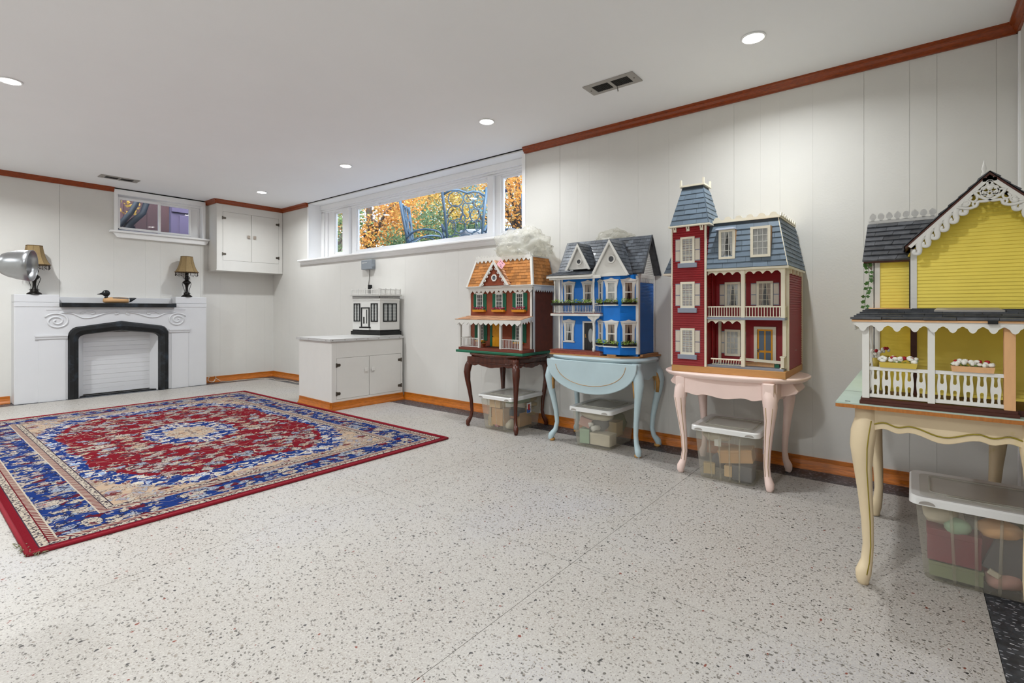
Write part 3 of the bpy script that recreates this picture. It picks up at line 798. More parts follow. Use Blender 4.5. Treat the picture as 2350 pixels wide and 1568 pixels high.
patio_chair(4.41, 4.92, R(38), 'ornate blue garden chair seen from the side, left in the long window')
patio_chair(5.08, 3.84, R(160), 'blue garden chair whose arm shows in the right sash of the long window')
t = thing('patio_umbrella', 'folded dark blue patio umbrella outside the right sash of the long window', 'umbrella', (5.19, 4.44, 1.25))
MB().tube([(0, 0, 0), (0, 0, 2.9)], .02, 8).obj('pole', 'chair_blue', t)
prof = [(.02, 2.8), (.07, 2.3), (.09, 1.62), (.15, 1.52), (.08, 1.50), (.10, 1.40), (.17, 1.32), (.05, 1.34)]
MB().lathe(prof, n=9, smooth=False).obj('folded_canopy', 'umbrella_blue', t)
pt = thing('flower_pot', 'grey stone flower pot behind the ornate blue chair', 'pot', (4.78, 4.46, 1.25))
MB().lathe([(.12, 0), (.15, .1), (.17, .66), (.19, .68), (.19, .72), (.165, .72)], n=20).obj('pot', 'pot_grey', pt)
m = MB(); leaves(m, 160, lambda: (random.gauss(0, .09), random.gauss(0, .09), .72 + abs(random.gauss(0, .05))), .04)
m.obj('plant', 'leaf_dark', pt, fix=False)['kind'] = 'stuff'
# ------------------------------------------------------------------ rug
rg = MB().box(-1.108, -1.665, 0.0, 1.108, 1.665, 0.010).obj('rug', 'rug_pile', None, loc=(1.443, 4.312, 0.001))
tag(rg, 'red oriental rug with blue floral border and cream centre medallion on the floor', 'rug')
pts = [(-1.11, -1.667, .006), (1.11, -1.667, .006), (1.11, 1.667, .006), (-1.11, 1.667, .006)]
for i in range(4):
    a, b = Vector(pts[i]), Vector(pts[(i + 1) % 4])
    MB().tube([a.lerp(b, k / 10) for k in range(11)], .0085, 8).obj('edge_binding', 'rug_edge', rg)
m = MB()
for k in range(34):
    a = random.uniform(-1.1, -.9); q = random.random()
    p = (-1.115 + random.gauss(0, .006), -1.667 + .16 * q, .006) if k % 3 else (-1.11 + .05 * q, -1.672 + random.gauss(0, .004), .006)
    m.tube([p, (p[0] + random.gauss(0, .006), p[1] + random.gauss(0, .008), .009 + .004 * random.random()), (p[0] - .010 * random.random(), p[1] + random.gauss(0, .014), .004)], .0016, 4)
m.obj('frayed_corner', 'rug_fray', rg)['kind'] = 'stuff'

# ------------------------------------------------------------------ fireplace surround
fp = thing('fireplace_surround', 'white painted fireplace surround with black arched opening against the back wall', 'fireplace', (0.770, 6.920, 0))
m = MB()
m.prism([(0, 0), (.45, 0), (.45, .67), (.49, .735), (.858, .765), (1.225, .735), (1.262, .67), (1.262, 0), (1.725, 0), (1.725, 1.02), (1.385, 1.02), (1.385, .975), (.34, .975), (.34, 1.02), (0, 1.02)], 0, .178)
m.obj('surround_body', 'hearth_white', fp, bev=.006)
for x0, x1 in ((0, .338), (1.387, 1.725)):
    box('top_block', 'hearth_white', fp, x0, .001, 1.0215, x1, .178, 1.100, .004)
    box('block_course', 'hearth_white', fp, x0 - .002, -.004, .975, x1, .002, 1.019, .003)
box('back_board', 'hearth_white', fp, .339, .125, .976, 1.386, .178, 1.082, .004)
box('mantel_shelf', 'black_paint', fp, .342, -.052, .974, 1.380, .124, 1.018, .003)
def archline(w):   # outline of the arch, w in from the outer edge
    L_, Rr = .402 + w, 1.313 - w
    pts = [(L_, 0), (L_, .66 - w * .35)]
    pts += [(L_ + .085 * (1 - math.cos(R(a))), (.66 - w * .35) + (.105 - w * .55) * math.sin(R(a))) for a in (20, 40, 60, 78)]
    pts += [(.858, .82 - w * 1.16)]
    pts += [(Rr - .085 * (1 - math.cos(R(a))), (.655 - w * .35) + (.105 - w * .55) * math.sin(R(a))) for a in (78, 60, 40, 20)]
    pts += [(Rr, .655 - w * .35), (Rr, 0)]
    return pts
o_, i_, h_ = archline(0), archline(.095), archline(.045)
m = MB()
n = len(o_)
rings = [[(p[0], -.002, p[1]) for p in o_], [(p[0], -.028, p[1]) for p in archline(.012)], [(p[0], -.034, p[1]) for p in h_], [(p[0], -.012, p[1]) for p in archline(.085)], [(p[0], .05, p[1]) for p in i_]]
V_ = [p for r_ in rings for p in r_]; F_ = []
for a in range(4):
    for k in range(n - 1): F_.append((a * n + k, a * n + k + 1, (a + 1) * n + k + 1, (a + 1) * n + k))
m.add(V_, F_).obj('black_arch', 'black_paint', fp, fix=True)
m = MB()
for sd in (0, 1):     # splayed cheeks of the recess
    x = .497 if sd == 0 else 1.218; xi = x + (.06 if sd == 0 else -.06)
    m.prism([(x, .04), (xi, .15), (x - (.04 if sd == 0 else -.04), .15)], 0, .72, 'z')
m.prism([(.497, .655), (.858, .712), (1.218, .65), (1.262, .67), (1.262, .76), (.45, .76)], .045, .15)
m.obj('recess_cheek', 'hearth_white', fp)
for k in range(13): box('plank', 'hearth_white', fp, .50, .140 + .0015 * (k % 2), .018 + .052 * k, 1.215, .170, .018 + .052 * k + .0514, .0018)
box('threshold', 'black_paint', fp, .50, .06, 0, 1.21, .14, .010)
for x0, x1, z in ((.150, .400, .635), (1.316, 1.535, .665)):
    molding([(0, 0), (.006, 0), (.014, .012), (.016, .03), (.022, .034), (.022, .05), (0, .05)], (x0, .001, z), (x1, .001, z), (0, -1, 0)).obj('ledge', 'hearth_white', fp)
    box('pilaster', 'hearth_white', fp, x0 + .025, -.004, .0, x1 - .012, .001, z, .002)
m = MB()
def spiral(cx, cz, r0, turns, sgn, a0):
    return [(cx + sgn * r0 * (1 - .86 * t) * math.cos(a0 + turns * 2 * PI * t), -.001, cz + r0 * .82 * (1 - .86 * t) * math.sin(a0 + turns * 2 * PI * t)) for t in [k / 48 for k in range(49)]]
m.tube(spiral(.315, .825, .105, 2.1, -1, R(30)), .009, 8)
m.tube(spiral(1.405, .825, .100, 2.1, 1, R(30)), .009, 8)
def wave(pts, r=.008):
    m.tube(curve([(x, -.001, z) for x, z in pts]), r, 8)
wave([(.34, .915), (.44, .905), (.52, .86), (.60, .862), (.70, .90), (.80, .925), (.83, .905), (.80, .893)])
wave([(.50, .905), (.56, .93), (.61, .925), (.62, .905), (.59, .898)])
wave([(1.38, .915), (1.28, .900), (1.20, .862), (1.12, .860), (1.02, .895), (.93, .92), (.90, .902), (.93, .89)])
wave([(1.22, .90), (1.16, .928), (1.11, .92), (1.10, .90), (1.13, .893)])
wave([(.235, .945), (.55, .948), (.85, .948), (1.2, .948), (1.49, .945)], .004)
m.obj('scroll_relief', 'hearth_white', fp)

# ------------------------------------------------------------------ table lamps with beaded shades
def table_lamp(x, label, rz=0.0):
    t = thing('table_lamp', label, 'lamp', (x, 6.966, 1.1005), rz, 'beaded table lamps on the fireplace')
    MB().lathe([(.058, 0), (.060, .006), (.052, .016), (.036, .028), (.031, .036), (.033, .042), (.026, .050), (.018, .062), (.0145, .085), (.0140, .115), (.020, .148), (.033, .163), (.043, .172), (.045, .180),
                (.040, .188), (.024, .203), (.018, .212), (.021, .220), (.020, .250), (.014, .262), (.014, .30)], n=20).obj('base', 'bronze', t)
    m = MB()
    for s in (-1, 1):
        m.tube([(s * .043, 0, .176), (s * .050, 0, .165), (s * .040, 0, .13), (s * .024, 0, .08), (s * .027, 0, .052), (s * .040, 0, .046)], .0028, 6)
        m.tube([(s * .018, 0, .215), (s * .034, 0, .235), (s * .030, 0, .25)], .003, 6)
    m.obj('handle', 'bronze', t)
    prof = [(.124, .305), (.112, .322), (.096, .352), (.082, .392), (.071, .440), (.064, .485), (.0625, .497)]
    m = MB(); m.lathe(prof, n=8, smooth=False, ang0=R(22.5))
    m.f = [f for f in m.f if len(f) == 4]; m.sm = [False] * len(m.f)
    sd = m.obj('lamp_shade', 'shade_cloth', t)
    m = MB()
    for k in range(8):
        a = R(22.5 + 45 * k); m.tube([(r * math.cos(a), r * math.sin(a), z) for r, z in prof], .0018, 5)
    for r, z, w in ((.0630, .497, .0035), (.1245, .305, .004)): m.tube([(r * math.cos(R(22.5 + 45 * k)), r * math.sin(R(22.5 + 45 * k)), z) for k in range(8)], w, 6, closed=True)
    m.obj('piping', 'shade_trim', sd)
    m = MB()
    for k in range(40):
        a = 2 * PI * k / 40; q = (a % R(45)) - R(22.5); r = .121 * math.cos(R(22.5)) / max(.9, math.cos(q)) * 1.02
        c, s = r * math.cos(a), r * math.sin(a); ln = (.028, .040, .034)[k % 3]
        m.tube([(c, s, .303), (c, s, .303 - ln)], .0012, 4); m.ball((c, s, .296), .004, n=6, m=4); m.ball((c, s, .300 - ln), .0042, .0042, .006, n=6, m=4)
    m.obj('bead_fringe', 'bead', sd)['kind'] = 'stuff'
    m = MB(); m.tube([(-.064, 0, .490), (.064, 0, .490)], .0015, 4); m.tube([(0, 0, .30), (0, 0, .495)], .003, 5); m.ball((0, 0, .36), .024, .024, .034); m.obj('bulb_holder', 'bronze', t)
table_lamp(2.290, 'table lamp with tan bell shade and bead fringe on the right end of the fireplace')
table_lamp(0.922, 'table lamp with tan bell shade half hidden behind the silver lamp head', R(8))

# ------------------------------------------------------------------ duck decoy on the mantel shelf
dk = thing('duck_decoy', 'carved wooden duck decoy with dark head and tan body on the black shelf', 'duck', (1.495, 6.925, 1.0185)); dk.scale = (1.06, 1.0, 1.32)
def duck_ring(x, w, zb, zt, n=14):
    zc = zb + (zt - zb) * .45
    return [(x, w * math.cos(2 * PI * k / n), (zc + (zt - zc) * math.sin(2 * PI * k / n)) if k <= n / 2 else (zc + (zc - zb) * math.sin(2 * PI * k / n))) for k in range(n)]
MB().loft([duck_ring(*a) for a in ((-.028, .012, .012, .032), (-.022, .030, .004, .040), (-.005, .042, 0, .046), (.04, .052, 0, .050), (.10, .053, 0, .052), (.15, .046, 0, .050), (.185, .036, .001, .047))]).obj('body', 'stuff_card', dk)
MB().loft([duck_ring(*a) for a in ((.183, .037, .002, .048), (.187, .037, .002, .048), (.189, .036, .003, .048))]).obj('white_band', 'art_white', dk)
MB().loft([duck_ring(*a) for a in ((.188, .035, .004, .047), (.215, .024, .014, .048), (.240, .014, .030, .048), (.256, .005, .040, .046))]).obj('tail', 'black_paint', dk)
MB().loft([[(x, w * math.cos(R(a)), z + h * math.sin(R(a)) - .004) for a in range(0, 181, 20)] + [(x, -w * .8, z - .012), (x, w * .8, z - .012)] for x, w, z, h in ((.02, .020, .044, .004), (.05, .040, .044, .009), (.10, .047, .043, .011), (.16, .038, .042, .009), (.21, .020, .042, .006))]).obj('wing_back', 'charcoal', dk)
m = MB(); m.loft([[(x + .014 * math.cos(2 * PI * k / 12) * w, .019 * w * math.sin(2 * PI * k / 12), z) for k in range(12)] for x, w, z in ((-.002, 1.25, .040), (.000, 1.05, .052), (.000, 1.0, .060))])
m.ball((-.002, 0, .082), .034, .023, .027, 14, 8); m.obj('head', 'black_paint', dk)
MB().loft([[(x, w * math.cos(2 * PI * k / 10), z + h * math.sin(2 * PI * k / 10)) for k in range(10)] for x, w, z, h in ((-.024, .013, .080, .016), (-.040, .010, .077, .009), (-.055, .011, .074, .005), (-.068, .012, .073, .003), (-.074, .008, .073, .002))]).obj('bill', 'black_plastic', dk)
MB().ball((-.020, -.0195, .092), .004).obj('eye', 'art_white', dk); MB().ball((-.020, .0195, .092), .004).obj('eye', 'art_white', dk)

# ------------------------------------------------------------------ wall cabinet and base cabinet
def hinge(parent, x, y, z, s):
    m = MB(); m.box(x - .006, y - .007, z - .020, x + .006, y, z + .020); m.box(min(x, x + s * .032), y - .004, z - .014, max(x, x + s * .032), y, z + .014)
    m.prism(arc(x + s * .032, z, .010, .014, -90, 90, 6) if s > 0 else arc(x + s * .032, z, .010, .014, 90, 270, 6), y - .004, y)
    m.obj('hinge', 'hinge_metal', parent, bev=.001)
def door_pair(root, xs3, z0, z1, knob_mat, kz, hz):
    for i, s in ((0, 1), (1, -1)):
        d = box('door', 'cabinet_paint', root, xs3[i] + .002, -.005, z0 + .002, xs3[i + 1] - .002, .012, z1 - .002, .0015)
        kx = xs3[1] - .040 if i == 0 else xs3[1] + .036
        MB().box(kx - .018, -.026, kz - .020, kx + .018, -.018, kz + .020).box(kx - .008, -.018, kz - .008, kx + .008, -.005, kz + .008).obj('knob', knob_mat, d, bev=.006)
        for z in hz: hinge(d, xs3[0] - .002 if i == 0 else xs3[2] + .002, -.005, z, s)
def carcass(root, w, d, h, xs3, z0, z1, mat='cabinet_paint'):
    m = MB()
    m.box(0, 0, 0, .018, d, h); m.box(w - .018, 0, 0, w, d, h); m.box(.018, .002, 0, w - .018, d, .018); m.box(.018, .002, h - .018, w - .018, d, h); m.box(.018, d - .01, .018, w - .018, d, h - .018)
    m.obj('case', mat, root)
    m = MB(); a, b = xs3[0], xs3[2]
    m.box(0.0005, -.004, 0, a, .013, h); m.box(b, -.004, 0, w - .0005, .013, h); m.box(a, -.004, 0, b, .013, z0); m.box(a, -.004, z1, b, .013, h)
    m.obj('face_frame', mat, root, bev=.001)
    box('door_gap_shade', 'shadow_dark', root, a, .014, z0, b, .016, z1)  # dark sheet behind the doors paints shade into their gaps
pm('knob_taupe', '#A2968A', 0.45)
wc = thing('wall_cabinet', 'white two door wall cabinet hung in the far corner under the ceiling', 'cabinet', (2.578, 6.834, 1.455))
carcass(wc, .842, .262, .84, (.07, .424, .787), .12, .742)
door_pair(wc, (.07, .424, .787), .12, .742, 'knob_taupe', .447, (.20, .66))
box('bottom_lip', 'cabinet_paint', wc, -.006, -.008, -.014, .842, .262, 0, .002)
bc = thing('base_cabinet', 'white two door base cabinet below the long window with orange wood plinth', 'cabinet', (2.588, 4.238, 0), R(-2.4))
carcass(bc, .806, .64, .645, (.05, .403, .785), .095, .487)
door_pair(bc, (.05, .403, .785), .095, .487, 'cabinet_paint', .355, (.15, .42))
m = MB(); molding(BB, (-.024, -.004, 0), (.806, -.004, 0), (0, -1, 0), m); molding(BB, (.0, -.028, 0), (.0, .62, 0), (-1, 0, 0), m)
m.obj('plinth', 'base_wood', bc)
ct = thing('countertop', 'light laminate countertop with metal edge on the white base cabinet', 'countertop', (2.588, 4.238, 0.6455), R(-2.4))
box('board', 'laminate', ct, -.026, -.022, 0, .806, .65, .023, .002)
m = MB(); m.box(-.0285, -.0245, .001, .806, -.022, .0245); m.box(-.0285, -.022, .001, -.026, .65, .0245); m.obj('metal_edge', 'laminate', ct)
m = MB()
for k in range(7): m.ball((.0 + .125 * k, -.0245, .012), .004, .0015, .004, 8, 4)
for k in range(4): m.ball((-.0285, .05 + .17 * k, .012), .0015, .004, .004, 8, 4)
m.obj('screw', 'hinge_metal', ct)

# ------------------------------------------------------------------ little black and white shop on the countertop
ds = thing('dollhouse', 'small white flat roofed dollhouse with black window frames on the countertop', 'dollhouse', (3.150, 4.262, 0.6705))
FA, FB, FC, FD = (-.075, .372), (0, 0), (.236, -.026), (.255, .372)
def offs(k):
    cx, cy = .10, .18
    return [(cx + (p[0] - cx) * k, cy + (p[1] - cy) * k) for p in (FA, FB, FC, FD)]
MB().prism(offs(1.09), 0, .006, 'z').prism(offs(1.03), .006, .012, 'z').obj('turntable', 'art_white', ds)
MB().prism(offs(1.07), .012, .050, 'z').prism(offs(1.0), .050, .066, 'z').obj('plinth', 'art_black', ds, bev=.002)
MB().prism(offs(.985), .066, .395, 'z').obj('wall', 'art_white', ds)
MB().prism(offs(1.01), .372, .384, 'z').obj('string_course', 'art_white', ds)
MB().prism(offs(1.0), .395, .416, 'z').obj('black_frieze', 'art_black', ds)
MB().prism(offs(1.08), .416, .424, 'z').prism(offs(1.11), .424, .432, 'z').obj('cornice', 'art_white', ds)
def f2(A, B):
    u = (Vector(B) - Vector(A)); L_ = u.length; u.normalize()
    M = Matrix(((u.x, -u.y, 0, A[0]), (u.y, u.x, 0, A[1]), (0, 0, 1, 0), (0, 0, 0, 1)))
    return M, L_
A_, B_, C_, D_ = offs(.985)
T1, L1 = f2(A_, B_); T2, L2 = f2(B_, C_)
for T, L_ in ((T1, L1), (T2, L2)):
    m = MB(T)
    n = int(L_ / .0085)
    for k in range(n): m.box(.003 + k * L_ / n, -.0075, .401, .003 + k * L_ / n + .004, -.003, .409)
    m.obj('dentil', 'art_white', ds)['kind'] = 'stuff'
    m = MB(T); m.box(-.006, -.020, .480, L_ + .006, -.013, .486); m.box(-.006, -.020, .436, L_ + .006, -.013, .441)
    n = int(L_ / .010)
    for k in range(n + 1): m.box(k * L_ / n - .0012, -.018, .441, k * L_ / n + .0012, -.015, .480)
    m.obj('roof_railing', 'art_white', ds)
    m = MB(T)
    for k in range(5): m.box(k * L_ / 4 - .005, -.021, .432, k * L_ / 4 + .005, -.011, .496)
    m.obj('railing_post', 'art_white', ds)
def shopwin(T, u0, u1, z0, z1, bays):
    m = MB(T); t = .011
    m.box(u0, -.006, z0, u1, 0, z0 + t); m.box(u0, -.006, z1 - t, u1, 0, z1)
    for k in range(bays + 1):
        u = u0 + (u1 - u0 - t) * k / bays; m.box(u, -.006, z0, u + t, 0, z1)
    w = m.obj('window', 'art_black', ds)
    MB(T).box(u0 + .004, -.0012, z0 + .004, u1 - .004, 0.0002, z1 - .004).obj('pane', 'frost', w)
    m = MB(T)
    for k in range(bays):
        a = u0 + (u1 - u0 - t) * k / bays + t; b = u0 + (u1 - u0 - t) * (k + 1) / bays
        for q in (.33, .67): m.box(a + (b - a) * q - .0012, -.0035, z0 + t, a + (b - a) * q + .0012, -.0012, z1 - t)
        for r_ in range(1, 6): m.box(a, -.0035, z0 + (z1 - z0) * r_ / 6 - .0012, b, -.0012, z0 + (z1 - z0) * r_ / 6 + .0012)
    m.obj('muntin', 'art_white', w)
shopwin(T1, .017, .107, .150, .342, 2); shopwin(T1, .255, .348, .150, .342, 2); shopwin(T2, .037, .200, .150, .342, 3)
m = MB(T1); m.box(.122, -.008, .098, .134, 0, .300); m.box(.226, -.008, .098, .238, 0, .300); m.box(.134, -.008, .288, .226, 0, .300)
dr = m.obj('door', 'art_black', ds)
m = MB(T1); m.box(.136, -.004, .098, .224, 0, .288); m.obj('door_leaf', 'art_white', dr)
MB(T1).box(.152, -.006, .13, .170, -.003, .20).box(.194, -.006, .13, .206, -.003, .275).obj('door_panel', 'art_black', dr)
box('step', 'art_white', ds, .110, -.022, .066, .245, .0, .082, T=T1); box('step', 'art_black', ds, .105, -.014, .082, .250, .0, .096, T=T1)

# ------------------------------------------------------------------ grey wall box with cord, wall outlet with adapter, cable on the floor
gb_ = thing('wall_box', 'small grey plastic box on the wall below the long window', 'box', (XW, 4.81, 1.455))
box('case', 'grey_plastic', gb_, -.055, -.098, -.054, -.001, .098, .054, .006)
MB().box(-.053, -.112, -.030, -.020, -.098, .004).obj('side_knob', 'grey_plastic', gb_, bev=.004)
m = MB(); m.box(-.0565, .058, .016, -.055, .070, .028)
for k in range(6): m.box(-.0565, .046 - .012 * k, .017, -.055, .051 - .012 * k, .026)
m.obj('logo', 'white_plastic', gb_)
MB().tube([(-.010, .0, -.055), (-.006, .006, -.10), (-.006, .012, -.16), (-.005, .026, -.235)], .0035, 6).obj('cord', 'cord_grey', gb_)
ol = thing('wall_outlet', 'white outlet plate with plugged black adapter just above the small white dollhouse', 'outlet', (XW, 4.80, 1.175))
box('plate', 'white_plastic', ol, -.006, -.036, -.055, -.0005, .036, .055, .002)
m = MB()
for z in (-.024, .020):
    for y in (-.007, .007): m.box(-.0068, y - .0015, z, -.0058, y + .0015, z + .010)
m.obj('slot', 'black_plastic', ol); box('adapter', 'black_plastic', ol, -.045, -.034, -.05, -.006, -.004, .052, .003)
cb = MB()
cb.tube([(2.60 + .045 * math.cos(a) + .006 * math.sin(3 * a), 7.035 + .012 * math.sin(2.2 * a), .055 + .042 * math.sin(a)) for a in [2 * PI * k / 20 * 1.0 for k in range(58)]], .0032, 6)
cb.tube([(2.64, 7.03, .06), (2.70, 7.02, .012), (2.80, 6.99, .004), (2.92, 7.00, .004), (3.06, 6.97, .004), (3.2, 6.93, .004), (3.27, 6.80, .004), (3.22, 6.62, .004), (3.30, 6.48, .004), (3.28, 6.2, .004), (3.33, 5.95, .004), (3.35, 5.4, .004)], .0032, 6)
tag(cb.obj('cable', 'cord_beige'), 'coiled beige cable on the floor along the back wall beside the fireplace', 'cable')

# ------------------------------------------------------------------ silver lamp head reaching in from the left
hl = thing('floor_lamp', 'brushed silver bell shaped floor lamp head cut by the left edge of the photo', 'lamp', (0.17, 3.52, 0))
MB().lathe([(.125, 0), (.128, .008), (.12, .018), (.03, .026), (.012, .03)], n=28).obj('base', 'steel', hl)
dv = Vector((.916, -.398, -.04)).normalized()
bk = Vector((.395, 3.026, 1.142)) - dv * .104 - Vector((.17, 3.52, 0))
q = dv.to_track_quat('Z', 'Y').to_matrix().to_4x4()
TH = Matrix.Translation(bk) @ q @ Matrix.Diagonal((1, 1, .63, 1))
MB().tube([(0, 0, .02), (0, 0, .6), (0, 0, 1.1), (.02, -.02, 1.20), (.05, -.14, 1.19), (.035, -.36, 1.165), (bk.x - dv.x * .05, bk.y - dv.y * .05, bk.z)], .010, 10).obj('pole', 'steel', hl)
MB(TH).lathe([(.012, -.09), (.034, -.085), (.036, -.012), (.030, -.004)], n=24).obj('socket', 'steel', hl)
MB(TH).lathe([(.034, -.004), (.036, -.001), (.036, .003)], n=24).obj('collar', 'black_plastic', hl)
m = MB(TH); m.lathe([(.036, .004), (.045, .012), (.054, .040), (.062, .085), (.067, .130), (.069, .165), (.0675, .165), (.064, .130), (.058, .085), (.048, .035), (.03, .012)], n=32)
m.f = [f for f in m.f if len(f) == 4]; m.sm = [True] * len(m.f)
m.obj('lamp_shade', 'steel', hl)
MB(TH).lathe([(.001, .085), (.022, .08), (.030, .06), (.014, .02), (.013, .01)], n=16).obj('bulb', 'white_plastic', hl)
# ------------------------------------------------------------------ the four little tables
def smooth_poly(ctrl, n=6):
    out = []
    for (a, za), (b, zb) in zip(ctrl[:-1], ctrl[1:]):
        for k in range(n):
            t = k / n; s = (1 - math.cos(PI * t)) / 2
            out.append((a + (b - a) * t, za + (zb - za) * s))
    return out + [ctrl[-1]]
def apron(parent, mat, axis, a0, a1, d0, d1, ztop, ctrl, name='apron'):
    """skirt board with a shaped lower edge; ctrl = (fraction along, z) of the lower edge"""
    low = smooth_poly([(a0 + (a1 - a0) * t, z) for t, z in ctrl])
    return MB().prism(low + [(a1, ztop), (a0, ztop)], d0, d1, axis).obj(name, mat, parent, bev=.002)
def superell(a, b, p, n=48):
    out = []
    for k in range(n):
        q = 2 * PI * k / n; c, s = math.cos(q), math.sin(q)
        out.append((a * math.copysign(abs(c) ** (2 / p), c), b * math.copysign(abs(s) ** (2 / p), s)))
    return out
def ogee_top(parent, mat, outline, z0, z1, name='tabletop'):
    h = z1 - z0; rings = []
    for k, t in ((.945, 0), (.965, .12), (.97, .3), (.992, .45), (1.0, .65), (.998, .85), (.982, 1.0)):
        rings.append([(x * k, y * k, z0 + h * t) for x, y in outline])
    return MB().loft(rings).obj(name, mat, parent)
LEGP = [(1.0, 0, 1.0), (.93, .000, 1.02), (.86, .010, 1.14), (.78, .015, 1.08), (.66, .012, .84), (.52, .004, .68), (.36, -.004, .56), (.22, -.007, .50), (.13, -.002, .54), (.065, .010, .72), (.03, .012, .62), (0, .008, .46)]
def leg_pts(x, y, h, dx, dy, k=1.0):
    return [(x + dx * (o - .008) * k, y + dy * (o - .008) * k, f * h) for f, o, r in LEGP]
def cab_leg(parent, mat, x, y, h, dx, dy, r, k=1.0):
    """cabriole leg whose foot stands at x, y; dx, dy point outward"""
    P = leg_pts(x, y, h, dx, dy, k)
    # refine
    pts = []; rad = []
    for i in range(len(P) - 1):
        for t in (0, .5):
            pts.append(Vector(P[i]).lerp(Vector(P[i + 1]), t)); rad.append(r * (LEGP[i][2] * (1 - t) + LEGP[i + 1][2] * t))
    pts.append(Vector(P[-1])); rad.append(r * LEGP[-1][2])
    return MB().tube(pts, rad, 10, up=(dx, dy, 0)).obj('leg', mat, parent)
def leg_line(parent, mat, x, y, h, dx, dy, r, k, side, off, lo=.10, hi=.97):
    """thin painted line running down the front of a leg"""
    P = leg_pts(x, y, h, dx, dy, k); pts = []
    sx, sy = side
    for (px, py, pz), (f, o, q) in zip(P, LEGP):
        if lo <= f <= hi:
            e = Vector((sx * .92 + off[0] * .5, sy * .92 + off[1] * .5, 0)); e.normalize()
            pts.append((px + e.x * r * q * .975, py + e.y * r * q * .975, pz))
    return MB().tube(pts, .0017, 5).obj('painted_line', mat, parent)

# brown table
tb = thing('side_table', 'dark brown wooden side table with curved legs under the rust coloured dollhouse', 'table', (3.165, 2.575, 0))
out = [(x * (1 + .03 * math.cos(4 * math.atan2(y, x))), y * (1 + .03 * math.cos(4 * math.atan2(y, x)))) for x, y in superell(.248, .312, 3.2)]
ogee_top(tb, 'mahogany', out, .568, .594)
D_ = (-.7071, .7071)
for x, y, dx, dy in ((-.209, .245, -1, 1), (-.211, -.248, -1, -1), (.205, -.228, 1, -1), (.205, .225, 1, 1)):
    cab_leg(tb, 'mahogany', x, y, .566, dx * .7071, dy * .7071, .027, 1.8)
wav = [(0, .505), (.12, .498), (.2, .508), (.34, .496), (.5, .488), (.66, .496), (.8, .508), (.88, .498), (1, .505)]
apron(tb, 'mahogany', 'x', -.225, .222, -.222, -.200, .568, wav); apron(tb, 'mahogany', 'x', -.215, .215, .185, .205, .568, wav)
apron(tb, 'mahogany', 'y', -.19, .19, -.243, -.222, .568, wav); apron(tb, 'mahogany', 'y', -.19, .19, .215, .236, .568, wav)
MB().tube([(-.226, y, .528) for y in (-.21, -.1, 0, .1, .19)], .005, 6).tube([(x, -.247, .528) for x in (-.18, 0, .18)], .005, 6).obj('bead_moulding', 'mahogany', tb)

# blue drop leaf table
t2 = thing('drop_leaf_table', 'pale blue drop leaf table with gold details under the bright blue dollhouse', 'table', (3.165, 1.70, 0))
out = superell(.215, .375, 3.0)
ogee_top(t2, 'blue_paint', out, .597, .621)
for x, y, dx, dy in ((-.155, .337, -1, 1), (-.165, -.332, -1, -1), (.165, -.325, 1, -1), (.165, .325, 1, 1)):
    cab_leg(t2, 'blue_paint', x, y, .598, dx * .7071, dy * .7071, .031, 2.5)
    MB().lathe([(.017, 0), (.022, .004), (.022, .014), (.018, .018)], c=(x, y, 0), n=16).obj('gold_foot', 'gold_paint', t2)
    P = leg_pts(x, y, .598, dx * .7071, dy * .7071, 2.5)
    for ux, uy in ((0, -dy), (-dx, 0)):
        m = MB(); pts = []
        for i, (f, o, q) in enumerate(LEGP[1:5]):
            px, py, pz = P[i + 1]; pts.append((px + ux * .0295 * q, py + uy * .0295 * q, pz - .016))
        m.tube(pts, [.015, .021, .020, .015], 4, up=(ux, uy, 0), flat=.36); m.obj('gold_panel', 'gold_paint', t2)
m = MB(); lf = [(-.345, .597)] + [(.345 * math.cos(R(a)), .597 - .222 * abs(math.sin(R(a))) ** .85) for a in range(180, 361, 6)] + [(.345, .597)]
lf = [(y, z) for y, z in lf[1:-1]]
m.prism(lf, -.213, -.193, 'x'); m.obj('drop_leaf', 'blue_paint', t2, bev=.005)
MB().tube([(-.2145, .27 * math.cos(R(a)), .597 - .162 * abs(math.sin(R(a))) ** .85 - .004) for a in range(184, 357, 6)], .0018, 5).obj('painted_line', 'gold_paint', t2)
box('apron', 'blue_paint', t2, -.165, -.31, .49, -.145, .31, .597, .002)
wv2 = [(0, .49), (.25, .495), (.5, .478), (.75, .495), (1, .49)]
apron(t2, 'blue_paint', 'y', -.15, .15, -.335, -.312, .597, wv2); apron(t2, 'blue_paint', 'y', -.15, .15, .312, .335, .597, wv2); apron(t2, 'blue_paint', 'x', -.31, .31, .15, .17, .597, wv2)

# pink table
t3 = thing('side_table', 'pale pink side table with oval top under the tall red dollhouse', 'table', (3.095, .808, 0))
ogee_top(t3, 'pink_paint', superell(.272, .385, 2.6, 56), .560, .588)
for x, y, dx, dy in ((-.201, .240, -1, 1), (-.227, -.230, -1, -1), (.187, -.245, 1, -1), (.187, .240, 1, 1)):
    cab_leg(t3, 'pink_paint', x, y, .563, dx * .7071, dy * .7071, .032, 1.3)
    MB().box(x - .026, y - .026, .44, x + .026, y + .026, .5615).obj('leg_block', 'pink_paint', t3, bev=.004)
    if dx < 0:
        leg_line(t3, 'pink_line', x, y, .563, dx * .7071, dy * .7071, .032, 1.3, (-1, 0), (0, -1), .08, .80); leg_line(t3, 'pink_line', x, y, .563, dx * .7071, dy * .7071, .032, 1.3, (-1, 0), (0, 1), .08, .80)
wv3 = [(0, .468), (.06, .475), (.16, .462), (.24, .468), (.5, .452), (.68, .440), (.76, .446), (.9, .438), (1, .425)]
